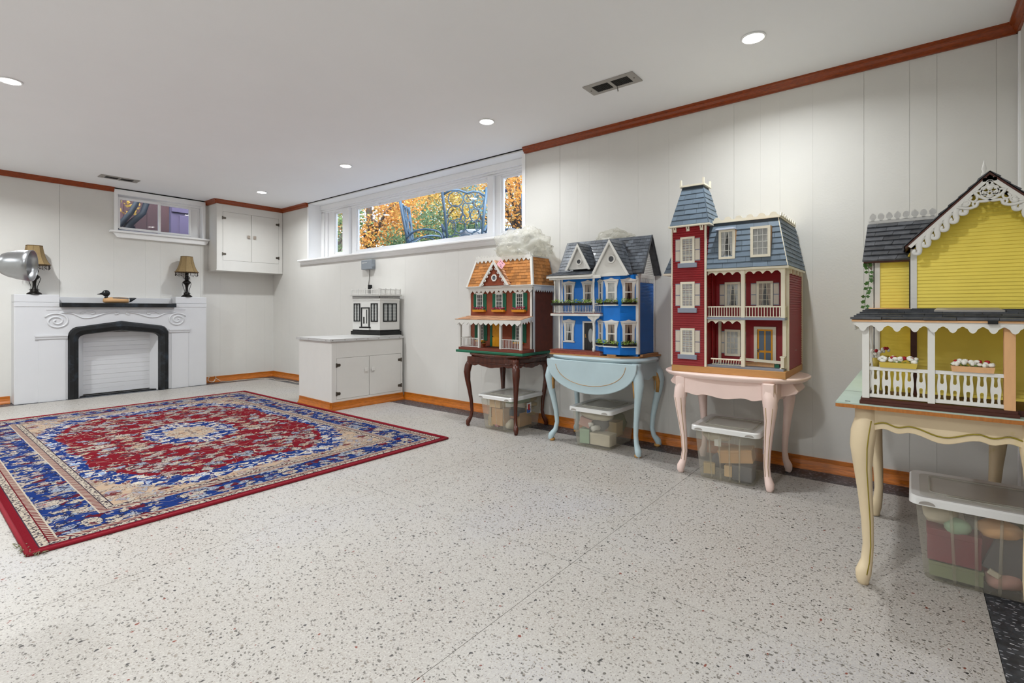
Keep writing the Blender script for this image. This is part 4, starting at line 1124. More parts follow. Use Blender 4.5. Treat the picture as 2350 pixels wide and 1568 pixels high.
wv3 = [(0, .455), (.08, .470), (.2, .460), (.28, .468), (.5, .455), (.72, .468), (.8, .460), (.92, .470), (1, .455)]
apron(t3, 'pink_paint', 'x', -.245, .245, -.222, -.200, .562, wv3); apron(t3, 'pink_paint', 'x', -.24, .24, .175, .195, .562, wv3)
wv4 = [(0, .455), (.2, .470), (.5, .455), (.8, .475), (1, .462)]
apron(t3, 'pink_paint', 'y', -.20, .19, -.262, -.242, .562, wv4); apron(t3, 'pink_paint', 'y', -.20, .19, .242, .262, .562, wv4)
for s in (-1, 1):    # flared ears of the end aprons
    MB().prism([(s * .25, .562), (s * .31, .562), (s * .345, .515), (s * .335, .500), (s * .30, .488), (s * .25, .475)], -.10, .12, 'x').obj('apron_ear', 'pink_paint', t3, bev=.004)

# cream table and its plank
t4 = thing('side_table', 'cream painted table with olive lines and curved legs under the yellow dollhouse', 'table', (2.475, -.08, 0))
for x, y, dx, dy in ((-.363, .208, -1, 1), (-.363, -.208, -1, -1), (.362, -.195, 1, -1), (.365, .207, 1, 1)):
    cab_leg(t4, 'cream_paint', x, y, .612, dx * .7071, dy * .7071, .033, 1.1)
    if dx < 0:
        leg_line(t4, 'olive_line', x, y, .612, dx * .7071, dy * .7071, .033, 1.1, (-1, 0), (0, -1), .04, .97)
wv5 = [(0, .535), (.10, .545), (.20, .535), (.28, .542), (.5, .520), (.72, .542), (.8, .535), (.9, .545), (1, .535)]
apron(t4, 'cream_paint', 'x', -.19, .19, -.378, -.356, .613, wv5); apron(t4, 'cream_paint', 'x', -.19, .19, .35, .37, .613, wv5)
apron(t4, 'cream_paint', 'y', -.34, .34, -.215, -.195, .613, wv5); apron(t4, 'cream_paint', 'y', -.34, .34, .195, .215, .613, wv5)
MB().tube([(-.380, y, z + .022) for y, z in smooth_poly([(-.19 + .38 * t, z) for t, z in wv5])], .0024, 5).obj('painted_line', 'olive_line', t4)
pk = thing('plank', 'pale green topped board with raw orange edge lying on the cream table', 'board', (2.052, .205, .6135))
box('board', 'plank_edge', pk, 0, -.59, 0, 1.22, 0, .012); box('painted_top', 'plank_green', pk, 0, -.59, .012, 1.22, 0, .0165)
MB().box(.30, -.06, .0166, .302, 0, .0168).box(.03, -.04, .0166, .036, -.025, .0175).obj('scratch', 'black_paint', pk)

# ------------------------------------------------------------------ plastic storage bins and what lies in them
def rrect(x0, y0, x1, y1, r, n=5):
    out = []
    for cx, cy, a in ((x1 - r, y1 - r, 0), (x0 + r, y1 - r, 90), (x0 + r, y0 + r, 180), (x1 - r, y0 + r, 270)):
        for k in range(n + 1):
            q = R(a + 90 * k / n); out.append((cx + r * math.cos(q), cy + r * math.sin(q)))
    return out
def storage_bin(label, x0, x1, y0, y1, h, rz=0.0, ribs=3):
    """x0 is the front face (towards the room); the walls flare towards the top"""
    cx, cy = (x0 + x1) / 2, (y0 + y1) / 2; a, b = (x1 - x0) / 2, (y1 - y0) / 2
    t = thing('storage_bin', label, 'storage bin', (cx, cy, 0), rz, 'clear plastic bins under the tables')
    m = MB(); rings = []
    for f, z in ((.86, .002), (.88, .02), (.96, h * .6), (1.0, h - .012)):
        rings.append([(x, y, z) for x, y in rrect(-a * f, -b * f, a * f, b * f, .03)])
    m.loft(rings); m.f.pop(); m.sm.pop()
    m.obj('body', 'bin_plastic', t)
    for k in range(ribs):
        y = b * (-.5 + k / max(1, ribs - 1))
        MB().tube([(-a * .862, y * .88, .006), (-a * .962, y * .96, h * .6), (-a * 1.0, y, h - .02)], .0045, 6, flat=.35, up=(-1, 0, 0)).obj('rib', 'bin_plastic', t)
    ld = MB()
    o = rrect(-a - .018, -b - .018, a + .018, b + .018, .035)
    i = rrect(-a + .012, -b + .012, a - .012, b - .012, .03)
    n = len(o)
    R_ = [[(x, y, h - .022) for x, y in o], [(x * .995, y * .995, h) for x, y in o], [(x * .97, y * .97, h + .006) for x, y in o], [(x, y, h + .003) for x, y in i]]
    for q in range(3): ld.add([p for p in R_[q]] + [p for p in R_[q + 1]], [(k, (k + 1) % n, n + (k + 1) % n, n + k) for k in range(n)], True)
    lid = ld.obj('lid', 'lid_rim', t)
    MB().prism(i, h - .001, h + .003, 'z').obj('lid_panel', 'lid_plastic', lid)
    i2 = rrect(-a * .62, -b * .78, a * .72, b * .78, .02)
    MB().tube([(x, y, h + .005) for x, y in i2], .0035, 6, closed=True).obj('lid_ridge', 'bin_rib', lid)
    MB().tube([(-a * .75, -b * .55, h + .005), (-a * .75, b * .55, h + .005)], .003, 6).obj('lid_ridge', 'bin_rib', lid)
    for s in (-1, 1): MB().prism([(s * (b - .008 - .045 * (1 - math.cos(R(q))) / 2), h - .018 + .012 * math.sin(R(q))) for q in range(0, 181, 20)], -a - .0195, -a - .0165, 'x').obj('handle_slot', 'vent_metal', lid)
    return t
def item(binn, label, cat, name, mat, shape, px, py, pz, sx, sy, sz, rz=0.0, tilt=0.0):
    """a thing lying in a bin; sizes are full extents"""
    m = MB(Matrix.Rotation(tilt, 4, 'X'))
    if shape == 'box': m.box(-sx / 2, -sy / 2, -sz / 2, sx / 2, sy / 2, sz / 2); m.box(-sx * .515, -sy * .515, sz * .30, sx * .515, sy * .515, sz * .505)
    elif shape == 'sheet': m.box(-sx / 2, -sy / 2, -sz / 2, sx / 2, sy / 2, sz / 2)
    elif shape == 'roll': m.tube([(0, -sy / 2, 0), (0, 0, .004), (0, sy / 2, 0)], sx / 2, 12); m.tube([(0, -sy / 2 - .001, 0), (0, -sy / 2 + .004, 0)], sx * .3, 10)
    else:
        m.ball((0, 0, 0), sx / 2, sy / 2, sz / 2, 12, 8)
        m.v = [tuple(Vector(p) * (1 + .16 * math.sin(70 * p[0] + 3) * math.cos(61 * p[1] + 2 * p[2] * 40))) for p in m.v]
    o = m.obj(name, mat, None, bev=.002 if shape == 'box' else 0)
    o.location = (binn.location.x + px, binn.location.y + py, pz); o.rotation_euler = (0, 0, rz)
    tag(o, label, cat, 'odds and ends inside the plastic bins'); return o
b1 = storage_bin('clear lidded plastic bin of cardboard pieces under the dark brown table', 2.955, 3.375, 2.375, 2.70, .268, 0, 3)
item(b1, 'pale tan carton high at the front of the bin under the dark brown table', 'box', 'carton', 'stuff_tanpaper', 'box', -.13, .04, .205, .07, .11, .07)
item(b1, 'upright tan carton below the middle of the bin under the dark brown table', 'box', 'carton', 'stuff_card', 'box', -.12, .01, .10, .10, .11, .13)
item(b1, 'pink bundle at the bottom front of the bin under the dark brown table', 'bundle', 'bundle', 'stuff_rose', 'ball', -.145, .02, .035, .05, .05, .04)
item(b1, 'crumpled pale paper at the front right corner of the bin under the dark brown table', 'paper', 'paper_bundle', 'stuff_palecloth', 'ball', -.12, -.085, .045, .10, .07, .075)
item(b1, 'mint green lid lying high in the bin under the dark brown table', 'lid', 'lid_piece', 'stuff_mint', 'box', .0, -.06, .22, .18, .13, .035)
item(b1, 'orange brown carton low in the right side of the bin under the dark brown table', 'box', 'carton', 'stuff_card', 'box', .03, -.09, .07, .16, .06, .11)
item(b1, 'dark blue block in the middle of the bin under the dark brown table', 'block', 'block', 'stuff_navy', 'box', -.03, -.06, .13, .11, .12, .05)
for k, (py, pz, q) in enumerate(((-.10, .215, .1), (-.105, .175, -.2), (-.10, .145, .3), (-.10, .10, -.1))):
    item(b1, ('topmost', 'second', 'third', 'lowest')[k] + ' sand coloured wood strip in the bin under the dark brown table', 'wood strip', 'wood_strip', 'stuff_sand', 'box', .13 - .012 * k, py, pz, .10, .05, .022, q, .2)
item(b1, 'grey white paper standing at the front left of the bin under the dark brown table', 'paper', 'paper_sheet', 'stuff_palecloth', 'sheet', -.13, .115, .11, .05, .012, .14, .6)
item(b1, 'tan block at the bottom front left of the bin under the dark brown table', 'block', 'block', 'stuff_sand', 'box', -.11, .10, .05, .07, .05, .07)
def sticker(binn, x, z, yface, w, h):
    m = box('label_sticker', 'white_plastic', binn, x - w / 2, yface - .001, z - h / 2, x + w / 2, yface, z + h / 2)
    box('label_band', 'label_blue', m, x - w * .48, yface - .0014, z - h * .48, x + w * .30, yface - .001, z - h * .08)
    box('label_picture', 'label_red', m, x - w * .26, yface - .0018, z - h * .22, x + w * .18, yface - .0014, z + h * .36)
    mm = MB()
    for k in range(4): mm.box(x + w * .34, yface - .0014, z - h * .30 + h * .12 * k, x + w * .42, yface - .001, z - h * .30 + h * .12 * k + h * .08)
    mm.obj('label_print', 'ink', m)
pm('label_blue', '#2C62B0', 0.4); pm('label_red', '#B5281F', 0.4, var=.3, nscale=120)
sticker(b1, .02, .165, -.1605, .058, .080)
b2 = storage_bin('clear lidded plastic bin of pale pieces under the pale blue table', 2.985, 3.395, 1.56, 1.86, .268, 0, 0)
item(b2, 'crumpled cream cloth at the top front of the bin under the pale blue table', 'cloth', 'cloth_bundle', 'stuff_palecloth', 'ball', -.10, -.0, .215, .14, .25, .075)
item(b2, 'dusty pink paper box at the upper left of the bin under the pale blue table', 'box', 'paper_box', 'stuff_pinkpaper', 'box', -.13, .075, .16, .05, .08, .06, .3, .3)
item(b2, 'big pale slab at the bottom front of the bin under the pale blue table', 'block', 'block', 'stuff_palecloth', 'box', -.10, -.045, .055, .10, .15, .08)
item(b2, 'mint block at the bottom left of the bin under the pale blue table', 'block', 'block', 'stuff_mint', 'box', -.11, .085, .06, .07, .07, .10, .2)
item(b2, 'small white roll with a hole in the bin under the pale blue table', 'roll', 'paper_roll', 'white_plastic', 'roll', -.135, -.005, .125, .035, .06, .035, 1.2)
item(b2, 'white ring shaped piece in the middle of the bin under the pale blue table', 'ring', 'ring_piece', 'white_plastic', 'roll', -.14, .03, .145, .03, .03, .03, .8)
item(b2, 'brown grey bundle in the middle of the bin under the pale blue table', 'bundle', 'bundle', 'stuff_slategrey', 'ball', -.05, .02, .14, .12, .16, .10)
item(b2, 'sand coloured block on the right side of the bin under the pale blue table', 'block', 'block', 'stuff_sand', 'box', .02, -.075, .11, .10, .07, .10)
item(b2, 'olive bundle at the back right of the bin under the pale blue table', 'bundle', 'bundle', 'stuff_olive', 'ball', .11, -.06, .13, .12, .10, .14)
b3 = storage_bin('tall clear lidded plastic bin of mixed pieces under the pale pink table', 2.852, 3.20, .636, .962, .292, 0, 4)
item(b3, 'torn cream paper at the top left of the bin under the pale pink table', 'paper', 'paper_bundle', 'stuff_palecloth', 'ball', -.10, .06, .235, .08, .16, .06)
item(b3, 'white paper strip standing in the bin under the pale pink table', 'paper', 'paper_strip', 'white_plastic', 'sheet', -.132, .045, .215, .005, .035, .06, .1)
item(b3, 'wide tan carton in the middle of the bin under the pale pink table', 'box', 'carton', 'stuff_card', 'box', -.07, -.04, .14, .12, .17, .07, .1, -.15)
item(b3, 'sand coloured tile at the lower left of the bin under the pale pink table', 'tile', 'tile', 'stuff_sand', 'box', -.115, .095, .05, .03, .06, .06, .2)
item(b3, 'small yellow tan block at the lower middle of the bin under the pale pink table', 'block', 'block', 'stuff_tanpaper', 'box', -.11, -.01, .055, .05, .04, .06)
item(b3, 'slate grey block at the lower right of the bin under the pale pink table', 'block', 'block', 'stuff_slategrey', 'box', -.08, -.08, .055, .10, .10, .08)
item(b3, 'dark grey bundle in the lower middle of the bin under the pale pink table', 'bundle', 'bundle', 'stuff_slategrey', 'ball', -.06, .05, .085, .10, .10, .09)
sticker(b3, -.02, .20, -.166, .05, .085)
b4 = storage_bin('large clear lidded plastic bin of toys under the cream table in the near corner', 2.262, 2.60, -.388, -.012, .290, 0, 4)
item(b4, 'cream furry bundle at the top left of the bin under the cream table', 'bundle', 'fur_bundle', 'stuff_palecloth', 'ball', -.11, .12, .235, .08, .10, .09)
item(b4, 'pale mint oval cushion at the upper left of the bin under the cream table', 'cushion', 'cushion', 'stuff_mint', 'ball', -.13, .075, .20, .04, .075, .06)
item(b4, 'maroon box at the left of the bin under the cream table', 'box', 'toy_box', 'stuff_maroon', 'box', -.10, .085, .125, .08, .14, .11)
item(b4, 'tan doll like figure lying near the top of the bin under the cream table', 'figure', 'toy_figure', 'stuff_skin', 'ball', -.12, -.03, .215, .06, .12, .065)
item(b4, 'slate grey board leaning in the middle of the bin under the cream table', 'board', 'board_piece', 'stuff_slategrey', 'sheet', -.118, -.055, .135, .012, .10, .14, .1, .35)
item(b4, 'dark maroon board behind the slate board in the bin under the cream table', 'board', 'board_piece', 'stuff_maroon', 'sheet', -.10, -.02, .12, .012, .09, .13, .1, .1)
item(b4, 'dark block at the bottom left of the bin under the cream table', 'block', 'block', 'stuff_olive', 'box', -.10, .08, .04, .08, .14, .05)
item(b4, 'small cream domino block low in the bin under the cream table', 'block', 'block', 'stuff_palecloth', 'box', -.135, -.015, .07, .012, .03, .018, .1, .5)
item(b4, 'pinkish grey bundle at the bottom of the bin under the cream table', 'bundle', 'bundle', 'stuff_pinkpaper', 'ball', -.11, -.04, .045, .07, .11, .06)
item(b4, 'tan wooden tray at the bottom right of the bin under the cream table', 'tray', 'tray', 'stuff_card', 'box', -.09, -.135, .04, .10, .10, .05)
item(b4, 'dark green block at the upper right of the bin under the cream table', 'block', 'block', 'stuff_olive', 'box', -.06, -.13, .21, .10, .09, .08)
# ------------------------------------------------------------------ dollhouse building blocks (local: x along the front, y into the house, z up)
def siding(mb, z0, z1, pitch, d, lim):
    z = z0
    while z < z1 - 1e-4:
        zt = min(z + pitch, z1); (a, b), (c, e) = lim(z), lim(zt)
        if e - c < .001: c = e = (c + e) / 2
        mb.hexa([(a, -d, z), (b, -d, z), (b, .002, z), (a, .002, z), (c, -d * .1, zt), (e, -d * .1, zt), (e, .002, zt), (c, .002, zt)])
        z += pitch
    return mb
def boards(parent, mat, T, z0, z1, pitch, d, lim, name='clapboard'):
    z = z0
    while z < z1 - 1e-4:
        m = MB(T); siding(m, z, min(z + pitch, z1), pitch, d, lim); m.obj(name, mat, parent); z += pitch
def shingles(parent, P00, P10, P01, P11, rows, w, mat, th=.0022, skip=None, name='shingle', jit=0.0):
    P00, P10, P01, P11 = map(Vector, (P00, P10, P01, P11))
    nrm = (P10 - P00).cross(P01 - P00).normalized()
    for r in range(rows):
        v0 = r / rows; v1 = min(1.0, (r + 1.12) / rows)
        a0, b0 = P00.lerp(P01, v0), P10.lerp(P11, v0); a1, b1 = P00.lerp(P01, v1), P10.lerp(P11, v1)
        L_ = (b0 - a0).length; n = max(1, int(round(L_ / w)))
        cuts = [0.0] + [min(1, max(0, (k + (.5 if r % 2 else 0.0) + random.uniform(-.16, .16)) / n)) for k in range(0 if r % 2 else 1, n)] + [1.0]
        for u0, u1 in zip(cuts[:-1], cuts[1:]):
            if u1 - u0 < .02: continue
            g = min(.0006 / max(L_, .01), (u1 - u0) * .1)
            u0g, u1g = u0 + g, u1 - g
            c = a0.lerp(b0, (u0 + u1) / 2)
            if skip and skip(c): continue
            lo = nrm * (th * random.uniform(1.5, 2.1)); hi = nrm * (th * .35)
            dz = (a1 - a0) * (random.uniform(-.06, .06) * jit)
            q = [a0.lerp(b0, u0g) + dz, a0.lerp(b0, u1g) + dz, a1.lerp(b1, u1g), a1.lerp(b1, u0g)]
            MB().hexa([q[0], q[1], q[2], q[3], q[0] + lo, q[1] + lo, q[2] + hi, q[3] + hi]).obj(name, mat, parent)
def hwin(P, x, z, w, h, fm, T=None, fw=.006, cols=2, rows=3, depth=.0085, cur=None, bar=.0012, barm=None, pane='toy_glass', name='window', midrail=False):
    """window: frame, muntins, pane, optional curtain; x is its centre, z its lower edge"""
    x0, x1, z1 = x - w / 2, x + w / 2, z + h
    m = MB(T)
    m.box(x0, -depth, z, x0 + fw, .001, z1); m.box(x1 - fw, -depth, z, x1, .001, z1)
    m.box(x0 + fw, -depth, z, x1 - fw, .001, z + fw); m.box(x0 + fw, -depth, z1 - fw, x1 - fw, .001, z1)
    if midrail: m.box(x0 + fw, -depth * .8, z + h * .47, x1 - fw, .001, z + h * .53)
    o = m.obj(name, fm, P)
    MB(T).box(x0 + fw * .6, -.0046, z + fw * .6, x1 - fw * .6, -.0040, z1 - fw * .6).obj('pane', pane, o)
    m = MB(T)
    for k in range(1, cols): u = x0 + fw + (w - 2 * fw) * k / cols; m.box(u - bar, -.0066, z + fw, u + bar, -.0044, z1 - fw)
    for k in range(1, rows): v = z + fw + (h - 2 * fw) * k / rows; m.box(x0 + fw, -.0066, v - bar, x1 - fw, -.0044, v + bar)
    if m.v: m.obj('muntin', barm or fm, o)
    box('interior_shade', 'shadow_dark', o, x0 + fw * .4, -.0030, z + fw * .4, x1 - fw * .4, -.0024, z1 - fw * .4, T=T)  # dark sheet behind the pane paints the unlit interior
    if cur == 'lace': MB(T).box(x0 + fw * .6, -.0038, z + fw * .6, x1 - fw * .6, -.0032, z1 - fw * .6).obj('curtain', 'curtain_white', o)
    elif cur:
        m = MB(T); xm = x0 + w * .52; zc = z + fw; zt = z1 - fw
        m.prism([(x0 + fw * .6, zt), (xm, zt), (x0 + w * .40, z + h * .5), (x0 + w * .30, zc), (x0 + fw * .6, zc)], -.0038, -.0032)
        m.prism([(x1 - fw * .6, zt), (xm, zt), (x0 + w * .66, z + h * .5), (x0 + w * .74, zc), (x1 - fw * .6, zc)], -.0038, -.0032)
        m.obj('curtain', cur, o)
    return o
def shutter(P, x0, x1, z0, z1, mat, T=None, slats=0, panels=None, y=-.004):
    o = MB(T).box(x0, y, z0, x1, .001, z1).obj('shutter', mat, P)
    m = MB(T)
    if slats:
        for k in range(1, slats):
            u = x0 + (x1 - x0) * k / slats; m.box(u - .0012, y - .0015, z0 + .003, u + .0012, y, z1 - .003)
        m.obj('batten', mat, o)
    if panels:
        zm = z0 + (z1 - z0) * .48
        for a, b in ((z0 + .005, zm - .003), (zm + .003, z1 - .005)):
            MB(T).box(x0 + .002, y - .0018, a, x1 - .002, y, b).obj('panel', panels, o)
    return o
def blooms(parent, mat, pts, r, T=None, name='flower'):
    for x, y, z in pts:
        MB(T).ball((x, y, z), r * random.uniform(.75, 1.2), r * random.uniform(.75, 1.1), r * random.uniform(.7, 1.1), 6, 4).obj(name, mat, parent)
def foliage(parent, mat, x0, x1, z, hgt, n, T=None, y=-.014, s=.007, name='foliage', wd=.009):
    m = MB()
    leaves(m, n, lambda: (random.uniform(x0, x1), y + random.gauss(0, wd * .6), z + random.random() ** 1.3 * hgt), s)
    if T is not None: m.v = [tuple(T @ Vector(p)) for p in m.v]
    o = m.obj(name, mat, parent, fix=False); o['kind'] = 'stuff'; return o
def planter(P, mat, x0, x1, z0, h, T=None, d=.022, name='flower_box'):
    m = MB(T)
    m.hexa([(x0 + .003, -d, z0), (x1 - .003, -d, z0), (x1 - .003, -.001, z0), (x0 + .003, -.001, z0), (x0, -d - .002, z0 + h), (x1, -d - .002, z0 + h), (x1, -.001, z0 + h), (x0, -.001, z0 + h)])
    return m.obj(name, mat, P)
def zig(mb, x0, x1, zt, zm, tooth, n, y0, y1):
    low = []
    for k in range(n):
        a = x0 + (x1 - x0) * k / n; b = x0 + (x1 - x0) * (k + 1) / n
        low += [(a, zm), ((a + b) / 2, zm - tooth)]
    low.append((x1, zm))
    return mb.prism(low + [(x1, zt), (x0, zt)], y0, y1)
def scallop(mb, x0, x1, zt, zm, dip, n, y0, y1, up=True):
    low = [(x0, zm - dip)]
    for k in range(n):
        a = x0 + (x1 - x0) * k / n; w = (x1 - x0) / n
        low += [(a + w * .10, zm - dip)] if up else []
        for q in range(0, 9):
            t = q / 8; low.append((a + w * (.10 + .80 * t), zm - dip + dip * .85 * math.sin(PI * t) ** .7))
        if up: low += [(a + w * .90, zm - dip), (a + w * .95, zm - dip * 1.25)]
    low.append((x1, zm - dip))
    return mb.prism(low + [(x1, zt), (x0, zt)], y0, y1)
def railing(P, mat, p0, p1, z0, z1, n, r=.0016, rail=.003, name='railing', balm=None):
    """rails between two points with separate balusters"""
    p0, p1 = Vector((p0[0], p0[1], 0)), Vector((p1[0], p1[1], 0)); u = (p1 - p0); L_ = u.length; u.normalize()
    T = Matrix(((u.x, -u.y, 0, p0.x), (u.y, u.x, 0, p0.y), (0, 0, 1, 0), (0, 0, 0, 1)))
    o = MB(T).box(0, -rail, z1 - 2 * rail, L_, rail, z1).obj(name, mat, P)
    MB(T).box(0, -rail, z0, L_, rail, z0 + 1.6 * rail).obj('bottom_rail', mat, o)
    me = None
    for k in range(n):
        x = L_ * (k + .5) / n; q = p0 + u * x
        if me is None: me = MB().box(-r, -r, z0 + rail, r, r, z1 - rail).mesh('baluster', mat)
        put(me, 'baluster', o, loc=(q.x, q.y, 0))
    return o
def oct_ring(P, x, z, ro, ri, y, mat, glass='slate_black', n=8, name='round_window'):
    T = Matrix.Translation((x, y, z)) @ Matrix.Rotation(R(90), 4, 'X')
    m = MB(T); m.lathe([(ri, 0), (ro, 0), (ro, .005), (ri, .005), (ri, 0)], n=n, smooth=False, ang0=R(22.5)); m.f = [f for f in m.f if len(f) == 4]; m.sm = [False] * len(m.f)
    o = m.obj(name, mat, P)
    MB(T).lathe([(.0002, .001), (ri * 1.02, .001), (ri * 1.02, .002), (.0002, .002)], n=n, smooth=False, ang0=R(22.5)).obj('pane', glass, o)
    return o
HR = R(-90)

# ------------------------------------------------------------------ dollhouse 1: rust coloured, cedar mansard roof
h1 = thing('dollhouse', 'rust brown dollhouse with cedar shingle roof and green shutters on the dark brown table', 'dollhouse', (2.965, 2.975, .5945), HR, 'dollhouses')
box('base_plate', 'plate_green', h1, -.005, 0, 0, .700, .440, .020, .004)
box('porch_floor', 'deck_red', h1, .018, .012, .0202, .690, .165, .044, .002)
wl1 = box('house_body', 'rust_siding', h1, .006, .166, .0202, .674, .440, .530)
boards(wl1, 'rust_siding', face('f', 0, .166), .046, .525, .0098, .0030, lambda z: (.006, .676), 'clapboard')
siding(MB(face('right', .674, .166)), .022, .525, .0095, .0036, lambda z: (0, .274)).obj('side_siding', 'rust_shaded', wl1)
for x0, x1, y0, y1 in ((.655, .682, .158, .176), (.674, .683, .158, .186), (.000, .018, .158, .176)): box('corner_board', 'house_white', h1, x0, y0, .0202, x1, y1, .530)
MB().box(-.012, .138, .530, .694, .445, .540).box(-.018, .130, .540, .700, .445, .548).obj('cornice', 'house_white', h1, bev=.002)
m = MB(); zig(m, .0, .682, .530, .510, .024, 14, .150, .156); m.obj('zigzag_trim', 'house_white', h1)
m = MB(face('right', .686, .160)); zig(m, .0, .28, .530, .512, .020, 9, -.006, 0); m.obj('zigzag_trim', 'house_white', h1)
m = MB(); m.loft([[(-.008, .148, .548), (.686, .148, .548), (.686, .444, .548), (-.008, .444, .548)], [(.052, .206, .772), (.632, .206, .772), (.632, .444, .772), (.052, .444, .772)]], False)
rf1 = m.obj('roof', 'rust_shaded', h1)
shingles(rf1, (-.006, .1465, .549), (.684, .1465, .549), (.053, .2045, .772), (.630, .2045, .772), 9, .052, 'cedar_shingle', skip=lambda c: abs(c.x - .315) < .150 * (1 - (c.z - .549) / .2))
shingles(rf1, (.6875, .15, .549), (.6875, .443, .549), (.6335, .206, .772), (.6335, .443, .772), 8, .040, 'cedar_shingle')
MB().tube([(.688, .146, .546), (.633, .204, .775)], .013, 4, smooth=False).obj('hip_board', 'house_white', rf1); MB().tube([(-.010, .146, .546), (.051, .204, .775)], .011, 4, smooth=False).obj('hip_board', 'house_white', rf1)
m = MB(); zig(m, .052, .634, .790, .768, .024, 13, .192, .197); m.obj('roof_crest', 'house_white', h1)
m = MB(); m.box(.048, .193, .772, .638, .44, .782)
for k in range(34): m.box(.050 + .0173 * k, .193, .786, .057 + .0173 * k, .197, .802 + .008 * (k % 2))
for k in range(13): m.box(.632, .20 + .0185 * k, .782, .637, .207 + .0185 * k, .800 + .006 * (k % 2))
m.obj('roof_picket', 'house_white', h1)
gb1 = MB().prism([(.170, .550), (.460, .550), (.315, .740)], .128, .208).obj('gable', 'rust_siding', h1)
siding(MB(face('f', 0, .128)), .552, .735, .0098, .002, lambda z: (.170 + (z - .55) * .763, .460 - (z - .55) * .763)).obj('gable_siding', 'rust_siding', gb1)
shingles(gb1, (.470, .116, .552), (.470, .160, .552), (.315, .116, .756), (.315, .206, .756), 8, .03, 'pale_shingle'); shingles(gb1, (.160, .160, .552), (.160, .116, .552), (.315, .206, .756), (.315, .116, .756), 8, .03, 'pale_shingle')
m = MB()
for s in (-1, 1):
    X = lambda d: .315 + s * d
    m.prism([(X(0), .758), (X(.160), .548), (X(.134), .548), (X(0), .722)], .112, .120)
    for k in range(5):
        t = .16 + .18 * k; cx, cz = .134 * t + .006 * 0, .722 - .174 * t
        m.tube(curve([(X(cx + .014), .116, cz - .014), (X(cx + .003), .116, cz - .018), (X(cx - .006), .116, cz - .013), (X(cx - .006), .116, cz - .005), (X(cx), .116, cz - .003), (X(cx + .002), .116, cz - .009)], 3), .0032, 6)
m.obj('bargeboard', 'house_white', gb1)
oct_ring(gb1, .315, .612, .030, .019, .125, 'house_white')
for i, x in enumerate((.125, .339, .551)):
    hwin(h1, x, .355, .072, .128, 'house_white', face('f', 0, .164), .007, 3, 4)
    box('lintel', 'house_white', h1, x - .042, .153, .484, x + .042, .166, .495)
    shutter(h1, x - .074, x - .038, .345, .484, 'shutter_green', face('f', 0, .1635), 4); shutter(h1, x + .037, x + .073, .345, .484, 'shutter_green', face('f', 0, .1635), 4)
    fb = planter(h1, 'orange_box', x - .066, x + .066, .333, .019, face('f', 0, .1625), .026)
    blooms(fb, 'magenta', [(x - .058 + .0105 * k, .148 + random.uniform(-.008, .006), .356 + random.uniform(0, .018)) for k in range(12)], .0075)
    foliage(fb, 'dark_leaf', x - .06, x + .06, .352, .012, 14, face('f', 0, .163))
for x, w in ((.135, .062), (.545, .064)):
    hwin(h1, x, .098, w, .145, 'house_white', face('f', 0, .164), .006, 3, 5)
    shutter(h1, x - .071, x - .034, .092, .240, 'shutter_green', face('f', 0, .1635), 4); shutter(h1, x + .034, x + .071, .092, .240, 'shutter_green', face('f', 0, .1635), 4)
    fb = planter(h1, 'mustard', x - .045, x + .045, .082, .012, face('f', 0, .1625), .022); blooms(fb, 'petal_white', [(x - .036 + .015 * k, .150, .098) for k in range(6)], .0055)
d1 = MB().box(.240, .158, .044, .264, .168, .248).box(.344, .158, .044, .352, .168, .248).box(.264, .158, .240, .344, .168, .248).obj('door', 'shutter_green', h1)
lf1 = box('door_leaf', 'mustard', d1, .265, .160, .046, .343, .168, .240)
for a, b in ((.272, .300), (.308, .336)):
    for c, d in ((.060, .115), (.125, .180), (.190, .230)): box('door_panel', 'mustard', d1, a, .1585, c, b, .161, d, .001)
MB().ball((.271, .156, .13), .004).obj('door_knob', 'bronze', d1); box('door_mat', 'black_plastic', h1, .235, .120, .0442, .345, .156, .050)
pr1 = MB().hexa([(.0, -.012, .262), (.688, -.012, .262), (.684, .164, .290), (.004, .164, .290), (.0, -.012, .270), (.688, -.012, .270), (.684, .164, .300), (.004, .164, .300)]).obj('porch_roof', 'house_white', h1)
shingles(pr1, (-.002, -.014, .271), (.692, -.014, .271), (.004, .164, .301), (.686, .164, .301), 4, .05, 'pale_shingle')
m = MB(); zig(m, .0, .690, .270, .247, .020, 13, -.014, -.008); m.obj('zigzag_trim', 'house_white', pr1)
m = MB(Matrix.Translation((0, 0, 0)) @ face('right', .690, -.012)); zig(m, 0, .165, .270, .252, .020, 5, -.005, 0); m.v = [(x, y, z + (y + .012) * .16) for x, y, z in m.v]; m.obj('zigzag_trim', 'house_white', pr1)
for x in (.030, .243, .470, .668): box('porch_post', 'house_white', h1, x - .009, .014, .044, x + .009, .032, .262)
for a, b, n in ((.039, .234, 13), (.479, .659, 12)): railing(h1, 'house_white', (a, .023), (b, .023), .048, .122, n)
railing(h1, 'house_white', (.030, .032), (.030, .160), .048, .122, 8); 

